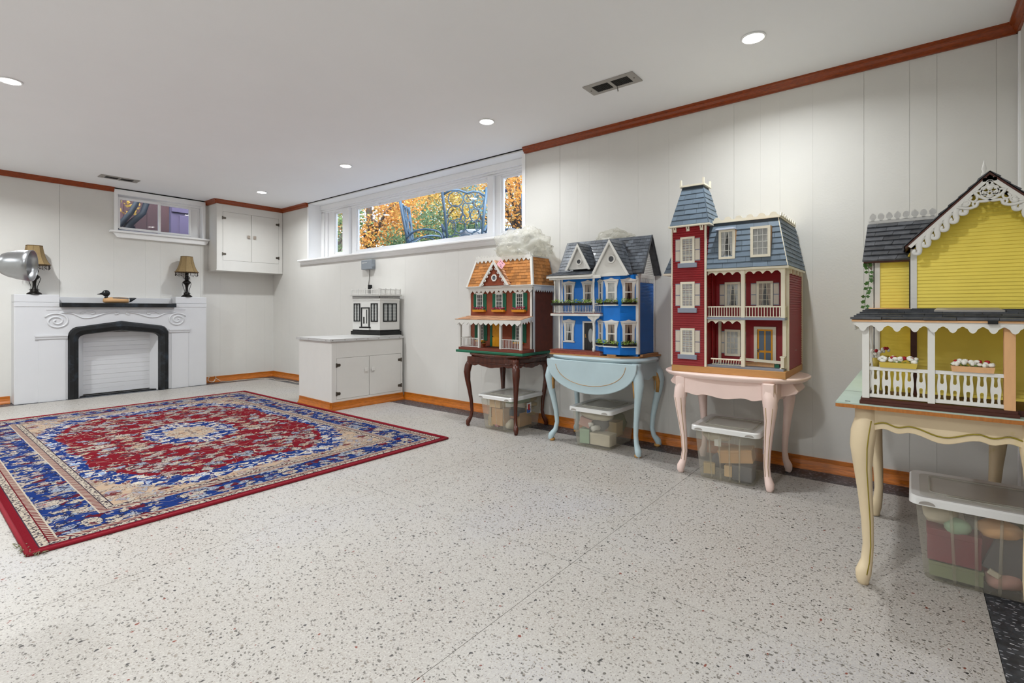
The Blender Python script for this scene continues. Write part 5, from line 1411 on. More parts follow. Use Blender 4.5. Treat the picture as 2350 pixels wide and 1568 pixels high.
p_ = thing('potted_plant', 'tiny terracotta pot with green plant beside the yellow toy door', 'plant pot', (3.085, 2.768, .6387))
MB().lathe([(.010, 0), (.015, .022), (.0165, .022), (.0165, .028), (.012, .028)], n=14).obj('pot', 'terracotta', p_)
foliage(p_, 'dark_leaf', -.012, .012, .028, .020, 26, None, 0, .007)
nt_ = thing('sticky_note', 'pink paper note stuck askew on the cedar roof of the rust brown dollhouse', 'paper note', (3.072, 2.572, 1.312), R(-90))
TN = Matrix.Rotation(R(-14), 4, 'X') @ Matrix.Rotation(R(38), 4, 'Y')
MB(TN).box(-.038, -.0015, -.026, .038, 0, .026).obj('paper', 'note_pink', nt_)
m = MB(TN)
for a, b, c in ((-.030, .012, .016), (-.006, .013, .024), (-.03, .0, .012), (.004, -.016, .03)): m.box(a, -.0022, b, a + c * .8, -.0015, b + .003)
for k in range(5): m.box(-.012 + .006 * k, -.0022, -.010 + .004 * (k % 2), -.009 + .006 * k, -.0015, -.006 + .004 * (k % 2))
m.obj('handwriting', 'ink', nt_)
# crumpled plastic bag on the roof
def bag(name, label, x, y, z, ax, ay, az, mat, seed, n=64, mm=36):
    rnd = random.Random(seed); vs_ = []; fs = []
    for i in range(mm + 1):
        th = PI * i / mm
        for k in range(n):
            a = 2 * PI * k / n
            nz = noise.noise(Vector((3.2 * math.sin(th) * math.cos(a), 3.2 * math.sin(th) * math.sin(a), 3.2 * math.cos(th) + seed))); rz_ = 1 - abs(noise.noise(Vector((5.5 * math.sin(th) * math.cos(a) + 9, 5.5 * math.sin(th) * math.sin(a), 5.5 * math.cos(th) + seed))) ) * 2
            w = 1 + (.24 * nz + .10 * rz_) * math.sin(th) + .10 * math.sin(3 * a + 2.1 * th + seed) * math.sin(th) 
            zz = -math.cos(th); zz = max(zz, -.55)
            vs_.append((ax * w * math.sin(th) * math.cos(a), ay * w * math.sin(th) * math.sin(a), az * (zz + .55) / 1.55 * (1 + .10 * math.sin(3 * a + seed) + .30 * nz + .12 * rz_)))
    for i in range(mm):
        for k in range(n):
            k2 = (k + 1) % n; fs.append((i * n + k, i * n + k2, (i + 1) * n + k2, (i + 1) * n + k))
    o = MB().add(vs_, fs, True).obj(name, mat); o.location = (x, y, z)
    tag(o, label, 'plastic bag'); return o
pb = bag('plastic_bag', 'big crumpled translucent plastic bag on top of the rust brown dollhouse', 3.26, 2.50, 1.380, .125, .255, .205, 'clear_bag', 3)
for k, (dx, dy, r_, s) in enumerate(((-.03, .12, .095, 5), (.01, -.03, .09, 8), (-.01, -.14, .08, 11))):
    o = bag('inner_fold', '', dx, dy, .004, r_ * .85, r_, r_ * 1.5, 'clear_bag', s, 40, 24)
    o.parent = pb; del o['label']; del o['category']

# ------------------------------------------------------------------ dollhouse 2: bright blue, black slate roof with two white gables
h2 = thing('dollhouse', 'bright blue dollhouse with dark slate roof and two white gables on the pale blue table', 'dollhouse', (2.98, 2.072, .6215), HR, 'dollhouses')
WY = .160
MB().prism([(.0, .050), (.42, .050), (.56, .062), (.66, .14), (.690, .435), (.0, .435)], 0, .010, 'z').obj('base_board', 'tan_base', h2)
pf = MB().box(.004, .052, .0102, .412, WY, .030).obj('porch_floor', 'mortar', h2); box('porch_top', 'deck_red', h2, .0, .048, .030, .414, WY, .036)
me = MB().box(0, -.0016, 0, .0165, .001, .0058).mesh('brick', 'brick_red')
for r in range(3):
    for k in range(23):
        put(me, 'brick', pf, loc=(.006 + .0176 * k + (.0088 if r % 2 else 0) * (k < 22), .0515, .0108 + .0066 * r))
MB().box(.455, .072, .0102, .520, .09, .022).box(.655, .165, .0102, .672, .43, .024).obj('plinth_block', 'tan_base', h2)
b2y = box('house_body', 'house_blue', h2, .012, WY + .001, .0102, .640, .425, .560)
siding(MB(face('f', 0, WY)), .036, .555, .0125, .0022, lambda z: (.012, .640)).obj('front_siding', 'house_blue', b2y)
siding(MB(face('right', .640, WY)), .026, .520, .0105, .0036, lambda z: (0, .265)).obj('side_siding', 'blue_shaded', b2y)
for x0, x1, y0, y1 in ((.628, .646, WY - .006, WY + .012), (.640, .6475, WY - .0052, WY + .020), (.638, .6475, .413, .428), (.010, .026, WY - .006, WY + .01), (.034, .046, WY - .006, WY)): box('corner_board', 'house_white', h2, x0, y0, .026, x1, y1, .555)
# bay
bayp = [(.345, WY), (.427, .080), (.549, .080), (.632, WY)]
MB().prism(bayp, .020, .563, 'z').obj('bay', 'house_blue', h2)
TB1, LB1 = f2(bayp[0], bayp[1]); TB2, LB2 = f2(bayp[1], bayp[2]); TB3, LB3 = f2(bayp[2], bayp[3])
for T, L_ in ((TB1, LB1), (TB2, LB2), (TB3, LB3)): siding(MB(T), .34, .36, .010, .0015, lambda z: (.002, L_ - .002)).obj('bay_course', 'house_blue', h2)
siding(MB(TB3), .26, .36, .0115, .0018, lambda z: (.004, LB3 - .004)).obj('bay_course', 'house_blue', h2)
def hood_window(T, x, z0, z1, w, cur, sill=True):
    """window with shaped white surround and pediment"""
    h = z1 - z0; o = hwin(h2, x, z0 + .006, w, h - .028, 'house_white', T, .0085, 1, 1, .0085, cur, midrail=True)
    m = MB(T); zt = z1
    m.prism([(x - w * .62, zt - .020), (x - w * .85, zt - .014), (x - w * .85, zt - .009), (x - w * .3, zt - .004), (x, zt + .003), (x + w * .3, zt - .004), (x + w * .85, zt - .009), (x + w * .85, zt - .014), (x + w * .62, zt - .020)], -.012, .001)
    for s in (-1, 1): m.prism([(x + s * w * .48, zt - .018), (x + s * w * .80, zt - .018), (x + s * w * .70, zt - .040), (x + s * w * .62, zt - .062), (x + s * w * .60, z0 + .012), (x + s * w * .48, z0 + .012)][::s], -.008, .001)
    m.obj('hood', 'house_white', o)
    if sill: box('sill', 'house_white', o, x - w * .72, -.012, z0, x + w * .72, .001, z0 + .010, T=T)
    return o
FW = face('f', 0, WY)
hood_window(FW, .102, .372, .536, .066, 'curtain_tan'); hood_window(FW, .262, .372, .536, .066, 'curtain_tan'); hood_window(FW, .102, .085, .254, .066, 'curtain_white')
for T, L_, c1, c2 in ((TB1, LB1, 'curtain_white', 'curtain_tan'), (TB2, LB2, 'lace', 'curtain_tan'), (TB3, LB3, 'curtain_tan', 'curtain_tan')):
    for z0, z1, c in ((.365, .538, c1), (.085, .256, c2)): hood_window(T, L_ / 2, z0, z1, .066, c, False)
    for z in (.352, .072):
        box('sill', 'house_white', h2, L_ / 2 - .050, -.030, z, L_ / 2 + .050, 0, z + .008, T=T)
        fb = planter(h2, 'black_plastic', L_ / 2 - .048, L_ / 2 + .048, z + .008, .014, T, .026)
        foliage(fb, 'leaf_green', L_ / 2 - .052, L_ / 2 + .052, z + .020, .028, 80, T, -.016, .0075); foliage(fb, 'dark_leaf', L_ / 2 - .05, L_ / 2 + .05, z + .018, .018, 40, T, -.014, .007)
d2 = MB(FW).box(.217, -.007, .036, .230, .001, .242).box(.308, -.007, .036, .321, .001, .242).box(.230, -.007, .230, .308, .001, .242).obj('door', 'house_white', h2)
box('door_leaf', 'door_black', d2, .230, -.003, .036, .308, .0015, .230, T=FW)
TD = Matrix.Translation((.281, WY - .003, .14)) @ Matrix.Rotation(R(90), 4, 'X'); MB(TD).lathe([(.0002, .002), (.018, .002), (.020, 0)], n=20, sy=2.6).obj('oval_pane', 'frost', d2)
MB(FW).box(.238, -.008, .125, .247, -.003, .131).box(.238, -.006, .128, .242, -.003, .150).obj('door_handle', 'gold_paint', d2)
for a, b in ((.237, .253),):
    for c, d in ((.05, .11), (.16, .22)): box('door_panel', 'door_black', d2, a, -.0045, c, b, -.002, d, T=FW)
# balcony and porch
MB().box(.010, .046, .281, .416, WY, .297).obj('balcony', 'house_white', h2, bev=.001); box('balcony_floor', 'deck_red', h2, .014, .050, .297, .414, WY, .302)
def turned(x, y, z0, z1, k=1.0):
    H_ = z1 - z0
    MB().lathe([(.0075 * k, 0), (.0075 * k, H_ * .10), (.005 * k, H_ * .12), (.0065 * k, H_ * .2), (.008 * k, H_ * .34), (.0055 * k, H_ * .5), (.005 * k, H_ * .7), (.007 * k, H_ * .80), (.005 * k, H_ * .84), (.0078 * k, H_ * .87), (.0078 * k, H_)], c=(x, y, z0), n=10).obj('porch_post', 'house_white', h2)
turned(.040, .060, .302, .548); turned(.360, .060, .302, .548); turned(.360, .060, .036, .281, 1.15)
MB().prism([(.312, .281), (.352, .281), (.352, .232), (.345, .250), (.330, .262), (.318, .268)], .056, .064).prism([(.368, .281), (.405, .281), (.400, .268), (.386, .262), (.374, .250), (.368, .232)], .056, .064).obj('bracket', 'house_white', h2)
box('mid_post', 'house_white', h2, .190, .055, .302, .202, .065, .372)
railing(h2, 'house_white', (.047, .060), (.190, .060), .306, .368, 11); railing(h2, 'house_white', (.202, .060), (.353, .060), .306, .368, 12); railing(h2, 'house_white', (.360, .067), (.400, .130), .306, .372, 5); railing(h2, 'house_white', (.040, .067), (.040, .155), .306, .368, 6)
for a, b in ((.020, .186), (.196, .350)):
    fb = planter(h2, 'black_plastic', a, b, .356, .018, face('f', 0, .056), .022)
    foliage(fb, 'leaf_green', a, b, .372, .026, 110, face('f', 0, .056), -.012, .0075); foliage(fb, 'dark_leaf', a, b, .370, .018, 60, face('f', 0, .056), -.012, .007)
pr2 = MB().hexa([(-.006, .022, .556), (.360, .022, .556), (.38, WY + .01, .574), (.006, WY + .01, .574), (-.006, .022, .568), (.360, .022, .568), (.38, WY + .01, .606), (.006, WY + .01, .606)]).obj('porch_roof', 'house_white', h2)
box('fascia', 'house_white', h2, .006, .034, .540, .425, .046, .562, .002); box('fascia', 'house_white', h2, -.008, .0195, .553, .3655, .0216, .5675)
shingles(pr2, (-.010, .018, .570), (.355, .018, .570), (.006, WY, .608), (.36, WY, .608), 4, .034, 'slate_black')
# main roof and gables
RX0, RX1, RYF, RYM, RYB, RZ0, RZ1 = -.0, .682, .140, .290, .440, .572, .838
m = MB(); m.prism([(RYF, RZ0), (RYM, RZ1), (RYB, RZ0), (RYB - .012, RZ0 - .006), (RYM, RZ1 - .030), (RYF + .012, RZ0 - .006)], RX0, RX1, 'x'); rf2 = m.obj('roof', 'charcoal', h2)
def gskip(c):
    t = (c.z - .562) / .24
    if abs(c.x - .482) < .140 * (1 - t) + .004: return True
    t2 = (c.z - .612) / .19
    return abs(c.x - .216) < .098 * (1 - t2) + .002
shingles(rf2, (RX0, RYF, RZ0), (RX1, RYF, RZ0), (RX0 + .02, RYM, RZ1), (RX1, RYM, RZ1), 11, .046, 'slate_black', skip=gskip, jit=.6)
gw = MB(face('right', .640, WY)).prism([(0, .560), (.265, .560), (.130, .822)], -.001, .03).obj('gable_wall', 'house_white', h2)
siding(MB(face('right', .641, WY)), .562, .815, .0125, .0022, lambda z: (.0 + (z - .562) * .496, .265 - (z - .562) * .515)).obj('gable_siding', 'house_white', gw)
m = MB(face('right', .643, WY - .006)); m.box(0, -.004, .540, .275, 0, .566)
for k in range(14): m.box(.004 + .0195 * k, -.004, .514, .013 + .0195 * k, 0, .542); m.prism([(.004 + .0195 * k, .514), (.013 + .0195 * k, .514), (.0085 + .0195 * k, .508)], -.004, 0)
m.obj('drop_trim', 'house_white', h2)
MB().tube([(.684, RYF, RZ0 - .004), (.684, RYM, RZ1 - .004), (.684, RYB, RZ0 - .004)], .008, 4, smooth=False).obj('verge', 'charcoal', rf2)
def gable(xc, w, z0, z1, y0, yb, rows, roff):
    g = MB().prism([(xc - w, z0), (xc + w, z0), (xc, z1)], y0 + .012, y0 + .05).obj('gable', 'house_white', h2)
    n_ = .5
    for s in (-1, 1):
        a, b = (xc + s * (w + .008), y0, z0 - .004), (xc + s * (w + .008), y0 + .06, z0 - .004); c, d = (xc, y0, z1 + .010), (xc, yb, z1 + .010)
        P = (a, b, c, d) if s > 0 else (b, a, d, c)
        MB().hexa([P[0], P[1], P[3], P[2]] + [(q[0], q[1], q[2] + .004) for q in (P[0], P[1], P[3], P[2])]).obj('gable_roof', 'charcoal', g)
        shingles(g, *[(q[0], q[1], q[2] + .005) for q in P], rows, .042, 'slate_black')
        m = MB(); m.prism([(xc, z1 + .012), (xc + s * (w + .012), z0 - .006), (xc + s * (w - .006), z0 - .006), (xc, z1 - .014)][::s], y0 - .006, y0 + .004)
        m.obj('bargeboard', 'house_white', g)
        m = MB(); k = int(math.hypot(w, z1 - z0) / .0075)
        for i in range(1, k):
            t = i / k; m.ball((xc + s * (w - .010) * t, y0 - .003, z1 - .018 + (z0 - z1 + .016) * t), .0030, n=6, m=4)
        o = m.obj('bead_trim', 'house_white', g); o['kind'] = 'stuff'
    return g
g1 = gable(.482, .132, .562, .790, .056, .290, 9, 0); oct_ring(g1, .492, .668, .030, .020, .066, 'house_white', 'charcoal')
m = MB(); m.box(.350, .060, .552, .612, .074, .564); m.obj('gable_sill', 'house_white', g1)
g2 = gable(.216, .092, .615, .786, .086, .285, 8, 0); oct_ring(g2, .222, .668, .025, .016, .096, 'house_white', 'charcoal')
bag('plastic_sheet', 'thin clear plastic sheet behind the ridge of the bright blue dollhouse', 3.385, 1.74, 1.40, .03, .16, .125, 'thin_film', 21, 40, 24)

# ------------------------------------------------------------------ dollhouse 3: red with tower and two storey porch
h3 = thing('dollhouse', 'tall red dollhouse with square tower and two storey porch on the pale pink table', 'dollhouse', (2.885, 1.103, .5885), HR, 'dollhouses')
box('base', 'wood_base', h3, 0, 0, 0, .598, .510, .036, .001)
tw = box('tower', 'house_red', h3, .004, .003, .0362, .196, .20, .838)
boards(tw, 'house_red', face('f', 0, .003), .038, .838, .0135, .0042, lambda z: (.004, .194), 'clapboard')
siding(MB(face('right', .196, .003)), .038, .838, .0135, .0036, lambda z: (0, .19)).obj('side_siding', 'house_red', tw)
for x0, x1 in ((-.001, .006), (.190, .200)): box('corner_board', 'house_cream', h3, x0, -.004, .0362, x1, .010, .838)
main = box('house_body', 'house_red', h3, .01, .165, .0362, .592, .508, .575)
boards(main, 'house_red', face('f', 0, .165), .050, .575, .0135, .0022, lambda z: (.196, .592), 'clapboard')
siding(MB(face('right', .592, .085)), .038, .562, .0135, .0045, lambda z: (0, .423)).obj('side_siding', 'house_red', main)
box('side_wall', 'house_red', h3, .575, .090, .0362, .592, .166, .575)
box('side_wall', 'house_red', h3, .200, .10, .0362, .206, .166, .575)
for y0, y1 in ((.082, .092), (.498, .512)): box('corner_board', 'house_cream', h3, .586, y0, .0362, .600, y1, .575)
# tower roof
box('eave', 'house_cream', h3, -.014, -.020, .838, .222, .225, .848, .002)
tr = MB().loft([[(-.006, -.012, .848), (.214, -.012, .848), (.214, .217, .848), (-.006, .217, .848)], [(.046, .050, 1.080), (.164, .050, 1.080), (.164, .155, 1.080), (.046, .155, 1.080)]], False).obj('tower_roof', 'slate_top', h3)
shingles(tr, (-.006, -.0125, .849), (.214, -.0125, .849), (.044, .0458, 1.064), (.166, .0458, 1.064), 7, .075, 'slate_blue', .0028); shingles(tr, (.2145, -.012, .849), (.2145, .217, .849), (.1675, .046, 1.064), (.1675, .16, 1.064), 7, .065, 'slate_blue', .0028)
MB().box(.034, .036, 1.080, .176, .170, 1.090).obj('roof_deck', 'house_cream', h3)
m = MB()
for x, y in ((.040, .042), (.170, .042), (.170, .164), (.040, .164)): m.box(x - .005, y - .005, 1.090, x + .005, y + .005, 1.122)
m.obj('crest_post', 'house_cream', h3)
m = MB(); cr = [(.05, 1.09)]
for k in range(2): cr += [(.062 + .052 * k + .021 * (1 - math.cos(R(a))), 1.092 + .020 * math.sin(R(a))) for a in range(0, 181, 20)]
m.prism(cr + [(.165, 1.09)], .160, .165); m.obj('roof_crest', 'house_cream', h3)
def brackets(xs_, z, T, mat='house_cream'):
    for x in xs_:
        MB(T).prism([(x, 0), (x + .007, 0), (x + .007, .02), (x, .02)], 0, .001).v
        m = MB(T); m.box(x, -.014, z - .012, x + .006, 0, z); m.box(x + .012, -.014, z - .012, x + .018, 0, z); m.box(x, -.008, z - .026, x + .018, 0, z - .012); m.obj('bracket', mat, h3)
brackets((.012, .088, .166), .838, face('f', 0, .003))
def cream_win(T, x, z, w, h, cols, rows, cur, shut=(1, 1), sill=True):
    hwin(h3, x, z, w, h, 'house_cream', T, .0125, cols, rows, .009, cur, .0011)
    if shut[0]: shutter(h3, x - w / 2 - .030, x - w / 2 - .001, z + .012, z + h - .010, 'grey_blue', T, 0, 'shutter_beige')
    if shut[1]: shutter(h3, x + w / 2 + .001, x + w / 2 + .030, z + .012, z + h - .010, 'grey_blue', T, 0, 'shutter_beige')
    if sill: box('sill', 'grey_blue', h3, x - w / 2 - .013, -.016, z - .026, x + w / 2 + .013, 0, z + .0, .001, T)
FT = face('f', 0, .003)
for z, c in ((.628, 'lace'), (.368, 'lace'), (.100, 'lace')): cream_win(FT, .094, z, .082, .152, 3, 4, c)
FP = face('f', 0, .165)
cream_win(FP, .297, .372, .084, .146, 3, 4, 'curtain_white', sill=False); cream_win(FP, .467, .372, .084, .146, 3, 4, 'curtain_tan', sill=False); cream_win(FP, .297, .092, .084, .152, 3, 4, 'lace', sill=False)
d3 = MB(FP).box(.412, -.010, .050, .428, .001, .264).box(.508, -.010, .050, .524, .001, .264).box(.428, -.010, .250, .508, .001, .264).obj('door', 'house_cream', h3)
box('door_leaf', 'mustard', d3, .430, -.006, .050, .506, .001, .250, T=FP)
for a, b in ((.438, .464), (.472, .498)):
    for c, d in ((.062, .120), (.132, .240)): box('door_panel', 'panel_blue', d3, a, -.0075, c, b, -.005, d, T=FP)
MB(FP).ball((.434, -.011, .136), .005).ball((.436, -.010, .126), .004).obj('door_knob', 'chrome', d3)
# porch decks, posts, trims
MB().box(.198, .020, .0362, .585, .165, .048).obj('porch_floor', 'grey_blue', h3); MB().box(.198, .012, .304, .592, .165, .316).obj('balcony', 'grey_blue', h3)
for x, z0, z1 in ((.388, .048, .304), (.388, .316, .575), (.583, .316, .575)): box('porch_post', 'house_cream', h3, x - .010, .016, z0, x + .010, .036, z1, .0015)
box('porch_post', 'house_cream', h3, .222, .148, .048, .236, .163, .304); box('porch_post', 'house_cream', h3, .572, .066, .048, .590, .086, .304)
for a, b, n, zt in ((.200, .378, 4, .575), (.398, .573, 4, .575), (.200, .378, 4, .304)):
    m = MB(); scallop(m, a, b, zt, zt - .006, .014, n, .022, .028); m.obj('scalloped_trim', 'house_cream', h3)
railing(h3, 'house_cream', (.200, .026), (.378, .026), .318, .378, 13, .0018, .0032); railing(h3, 'house_cream', (.398, .026), (.573, .026), .318, .378, 12, .0018, .0032); railing(h3, 'house_cream', (.586, .036), (.586, .085), .318, .378, 3, .003, .004)
rl = thing('toy_railing', 'cream slatted toy railing lying tilted on the lower porch of the red dollhouse', 'railing', (2.93, .885, .6372), HR)
TR = Matrix.Rotation(R(40), 4, 'X')
MB(TR).box(0, -.003, 0, .155, .003, .005).obj('rail', 'house_cream', rl); MB(TR).box(.002, -.003, .042, .168, .003, .048).obj('rail', 'house_cream', rl)
me = MB(TR @ Matrix.Rotation(R(14), 4, 'Y')).box(-.002, -.002, .003, .002, .002, .044).mesh('baluster', 'house_cream')
for k in range(11): put(me, 'baluster', rl, loc=(.006 + .0135 * k, 0, 0))
o = MB().box(-.10, -.004, 0, .10, .004, .015).obj('wood_strip', 'house_cream'); o.location = (2.948, .640, .664); o.rotation_euler = (R(0), R(3), R(-84)); tag(o, 'long cream wood strip leaning across the lower porch of the red dollhouse', 'wood strip')
o = MB().box(-.078, -.006, 0, .078, .006, .022).obj('wood_block', 'raw_wood'); o.location = (2.975, .652, .6372); o.rotation_euler = (0, 0, R(-90)); tag(o, 'tan wood block lying on the lower porch of the red dollhouse', 'wood block')
o = MB().box(-.011, -.008, 0, .011, .008, .018).obj('toy_box', 'plate_green'); o.location = (2.975, .560, .6372); o.rotation_euler = (0, 0, R(-90)); tag(o, 'tiny dark green block beside the wood block on the porch of the red dollhouse', 'toy block')
MB().box(.566, .026, .048, .574, .080, .054).box(.566, .026, .108, .590, .082, .114).box(.570, .030, .054, .586, .036, .108).box(.570, .072, .054, .586, .078, .108).box(.574, .036, .054, .580, .072, .108).obj('porch_side_panel', 'house_cream', h3)
# main mansard roof
box('eave', 'house_cream', h3, .198, .004, .575, .612, .512, .588, .002)
MB().box(-.135, .205, .575, .012, .512, .588).obj('eave', 'house_cream', h3); brackets((-.085,), .575, face('f', 0, .222))
m = MB(); m.loft([[(.199, .008, .588), (.608, .008, .588), (.608, .510, .588), (.199, .510, .588)], [(.199, .066, .850), (.552, .066, .850), (.558, .510, .850), (.199, .510, .850)]], False)
m.loft([[(-.130, .210, .588), (.20, .210, .588), (.20, .510, .588), (-.130, .510, .588)], [(-.045, .262, .820), (.20, .262, .820), (.20, .510, .820), (-.045, .510, .820)]], False)
rf3 = m.obj('roof', 'slate_top', h3)
dsk = lambda c: False
shingles(rf3, (.199, .0075, .589), (.607, .0075, .589), (.199, .0622, .833), (.554, .0622, .833), 8, .085, 'slate_blue', .003, skip=dsk)
shingles(rf3, (.6085, .01, .589), (.6105, .510, .589), (.5545, .066, .846), (.5600, .510, .846), 10, .07, 'slate_blue', .0028)
shingles(rf3, (-.130, .2095, .589), (.002, .2095, .589), (-.047, .2600, .818), (.002, .2600, .818), 8, .08, 'slate_blue', .003)
MB().tube([(.607, .006, .588), (.552, .066, .852)], .003, 4, smooth=False).obj('hip_board', 'house_cream', rf3)
MB().box(.196, .056, .850, .562, .512, .858).obj('roof_deck', 'house_cream', h3)
m = MB(); cr = [(.206, .858)]
for k in range(6): cr += [(.212 + .058 * k, .864)] + [(.222 + .058 * k + .018 * (1 - math.cos(R(a))), .866 + .016 * math.sin(R(a))) for a in range(0, 181, 20)] + [(.268 + .058 * k, .864)]
m.prism(cr + [(.560, .858)], .058, .063)
m2 = face('right', .560, .062); mm = MB(m2); cr = [(.0, .858)]
for k in range(8): cr += [(.004 + .055 * k, .862)] + [(.012 + .055 * k + .016 * (1 - math.cos(R(a))), .866 + .014 * math.sin(R(a))) for a in range(0, 181, 30)] + [(.050 + .055 * k, .862)]
mm.prism(cr + [(.445, .858)], -.005, 0); m.v += mm.v; o0 = len(m.v) - len(mm.v); m.f += [tuple(i + o0 for i in f) for f in mm.f]; m.sm += mm.sm
m.obj('roof_crest', 'house_cream', h3)
for x, w, c, aw in ((.305, .086, 'curtain_white', 1), (.477, .098, 'lace', 0)):
    TW = face('f', 0, .022 - .008 * (1 - aw))
    dm = MB(TW).box(x - w / 2, 0, .640, x + w / 2, .05, .802 + .002 * (1 - aw)).obj('dormer', 'raw_wood', h3)
    hwin(h3, x, .640, w, .164, 'house_cream', TW, .0135, 3, 4, .008, c, .0011, 'house_white')
    if aw: MB(TW).hexa([(x - w * .72, -.020, .803), (x + w * .52, -.020, .803), (x + w * .52, .05, .803), (x - w * .72, .05, .803), (x - w * .60, -.012, .814), (x + w * .40, -.012, .814), (x + w * .40, .05, .820), (x - w * .60, .05, .820)]).obj('dormer_cap', 'grey_blue', h3)
for k in range(4): MB(face('right', .592, .10 + .10 * k)).box(0, -.016, .551, .006, 0, .575).box(.012, -.016, .551, .018, 0, .575).obj('bracket', 'house_cream', h3)
MB(face('right', .5952, .3)).box(.0, -.004, .13, .004, 0, .134).obj('nail', 'house_white', h3)

# ------------------------------------------------------------------ dollhouse 4: yellow with deep porch, in the near corner
h4 = thing('dollhouse', 'large yellow dollhouse with dark shingle roof and white gingerbread gable in the near corner', 'dollhouse', (2.060, .140, .6305), HR, 'dollhouses')
MB().box(.003, 0, 0, .388, .035, .010).box(.006, .004, .010, .384, .035, .020).obj('front_step', 'brown_trim', h4); box('porch_floor', 'brown_trim', h4, .006, .035, 0, .535, .235, .019)
GY, LY = .235, .335
by = box('house_body', 'house_yellow', h4, .141, GY + .002, 0, .535, .95, .530)
MB().prism([(.141, .530), (.538, .530), (.339, .742)], GY + .002, .90).obj('gable_body', 'house_yellow', h4)
boards(by, 'house_yellow', face('f', 0, GY), .020, .745, .0122, .0030, lambda z: (.152, .535) if z < .535 else (.152 + (z - .535) * .905, .535 - (z - .535) * .945), 'clapboard')
lw = box('wing_body', 'house_yellow', h4, .028, LY + .002, 0, .150, .93, .520)
boards(lw, 'house_yellow', face('f', 0, LY), .020, .515, .0122, .0026, lambda z: (.046, .145), 'clapboard')
siding(MB(face('left', .141, LY)), .020, .530, .0122, .0026, lambda z: (0, LY - GY)).obj('return_siding', 'house_yellow', by)
box('corner_board', 'house_white', h4, .138, GY - .006, .285, .156, GY + .014, .535); box('corner_post', 'brown_trim', h4, .138, GY - .006, .019, .156, GY + .014, .285); box('dark_strip', 'black_plastic', h4, .134, LY - .03, .285, .138, LY + .003, .500)  # black strip drawn for the dark line beside the wing
box('corner_board', 'house_white', h4, .026, LY - .006, .019, .046, LY + .010, .515); box('corner_board', 'house_white', h4, .022, LY - .006, .019, .029, LY + .05, .515)
# side window strip at the left end of the wing
TL = face('left', .028, .90)
hwin(h4, .40, .10, .12, .20, 'house_white', TL, .010, 1, 2, .008); hwin(h4, .15, .10, .12, .20, 'house_white', TL, .010, 1, 2, .008)
# main gable roof
rfm = MB()
for s in (-1, 1):
    a, b = (.339 + s * .215, .540), (.339, .765)
    rfm.add([(a[0], GY - .066, a[1]), (b[0], GY - .066, b[1]), (b[0], .92, b[1]), (a[0], .92, a[1]), (a[0], GY - .066, a[1] - .008), (b[0], GY - .066, b[1] - .008), (b[0], .92, b[1] - .008), (a[0], .92, a[1] - .008)], BOXF)
rf4 = rfm.obj('roof', 'brown_trim', h4)
shingles(rf4, (.119, .92, .538), (.119, GY - .070, .538), (.339, .92, .768), (.339, GY - .070, .768), 9, .085, 'charcoal', .003); shingles(rf4, (.546, GY - .070, .551), (.546, .92, .551), (.339, GY - .070, .768), (.339, .92, .768), 9, .085, 'charcoal', .003)
MB().lathe([(.006, 0), (.008, .01), (.004, .016), (.007, .026), (.001, .056)], c=(.333, GY + .02, .768), n=10).obj('finial', 'house_white', h4)
# gingerbread bargeboard
YB = GY - .062
def ginger(s):
    ap, fo = Vector((.339, .757)), Vector((.339 + s * .208, .541))
    u = (fo - ap); L_ = u.length; u.normalize(); n = Vector((-u.y, u.x)) * (1 if s < 0 else -1)
    if n.y > 0: n = -n
    P = lambda t, d: (ap.x + u.x * t + n.x * d, ap.y + u.y * t + n.y * d)
    m = MB(); m.prism([P(0, 0), P(L_, 0), P(L_, .012), P(0, .012)], YB - .004, YB + .004)
    for k in range(6):
        t0 = L_ - .010 - k * .0345
        if t0 < .115: break
        pts = [P(t0 - .040, .010), P(t0 - .022, .014), P(t0 - .008, .024), P(t0 + .001, .036), P(t0 + .011, .040), P(t0 + .017, .032), P(t0 + .013, .025), P(t0 + .007, .027)]
        cv = curve([(x, YB, z) for x, z in pts], 4); rr = [.008, .0100, .0088, .0075, .0066, .006, .0054, .005]
        m.tube(cv, [rr[min(7, i // 4)] for i in range(len(cv))], 8, flat=.5, up=(0, 1, 0))
    return m, P
m, PA = ginger(-1); m.obj('bargeboard', 'house_white', h4); m, PB = ginger(1); m.obj('bargeboard', 'house_white', h4)
m = MB()
def curl(P, t, d, r, a0, sp=1.0, w=.0034):
    pts = [(P(t + r * (1 - .7 * q) * math.cos(a0 + sp * q * 5.2), d + r * (1 - .7 * q) * math.sin(a0 + sp * q * 5.2))) for q in [k / 14 for k in range(15)]]
    m.tube([(x, YB - .004, z) for x, z in pts], w, 6, flat=.7, up=(0, 1, 0))
for P in (PA, PB):
    for t, d, r, a0, sp in ((.020, .016, .012, 0, 1), (.040, .024, .014, 2, -1), (.062, .020, .013, 1, 1), (.082, .022, .012, 3, -1), (.100, .018, .012, 0, 1), (.060, .042, .012, 2, 1), (.034, .048, .013, 4, -1), (.088, .038, .009, 1, -1)): curl(P, t, d, r, a0, sp)
    low = [P(.125, .010), P(.112, .034), P(.094, .045), P(.080, .040), P(.066, .054), P(.046, .062), P(.026, .066), P(.010, .062)]
    m.tube(curve([(x, YB - .004, z) for x, z in low]), .0048, 6, flat=.7, up=(0, 1, 0))
m.tube([(.331, YB - .004, .688), (.339, YB - .004, .684), (.347, YB - .004, .688)], .005, 6); m.ball((.339, YB - .004, .715), .009, .004, .009); m.box(.322, YB - .004, .735, .356, YB + .002, .747)
m.obj('gable_ornament', 'house_white', h4)
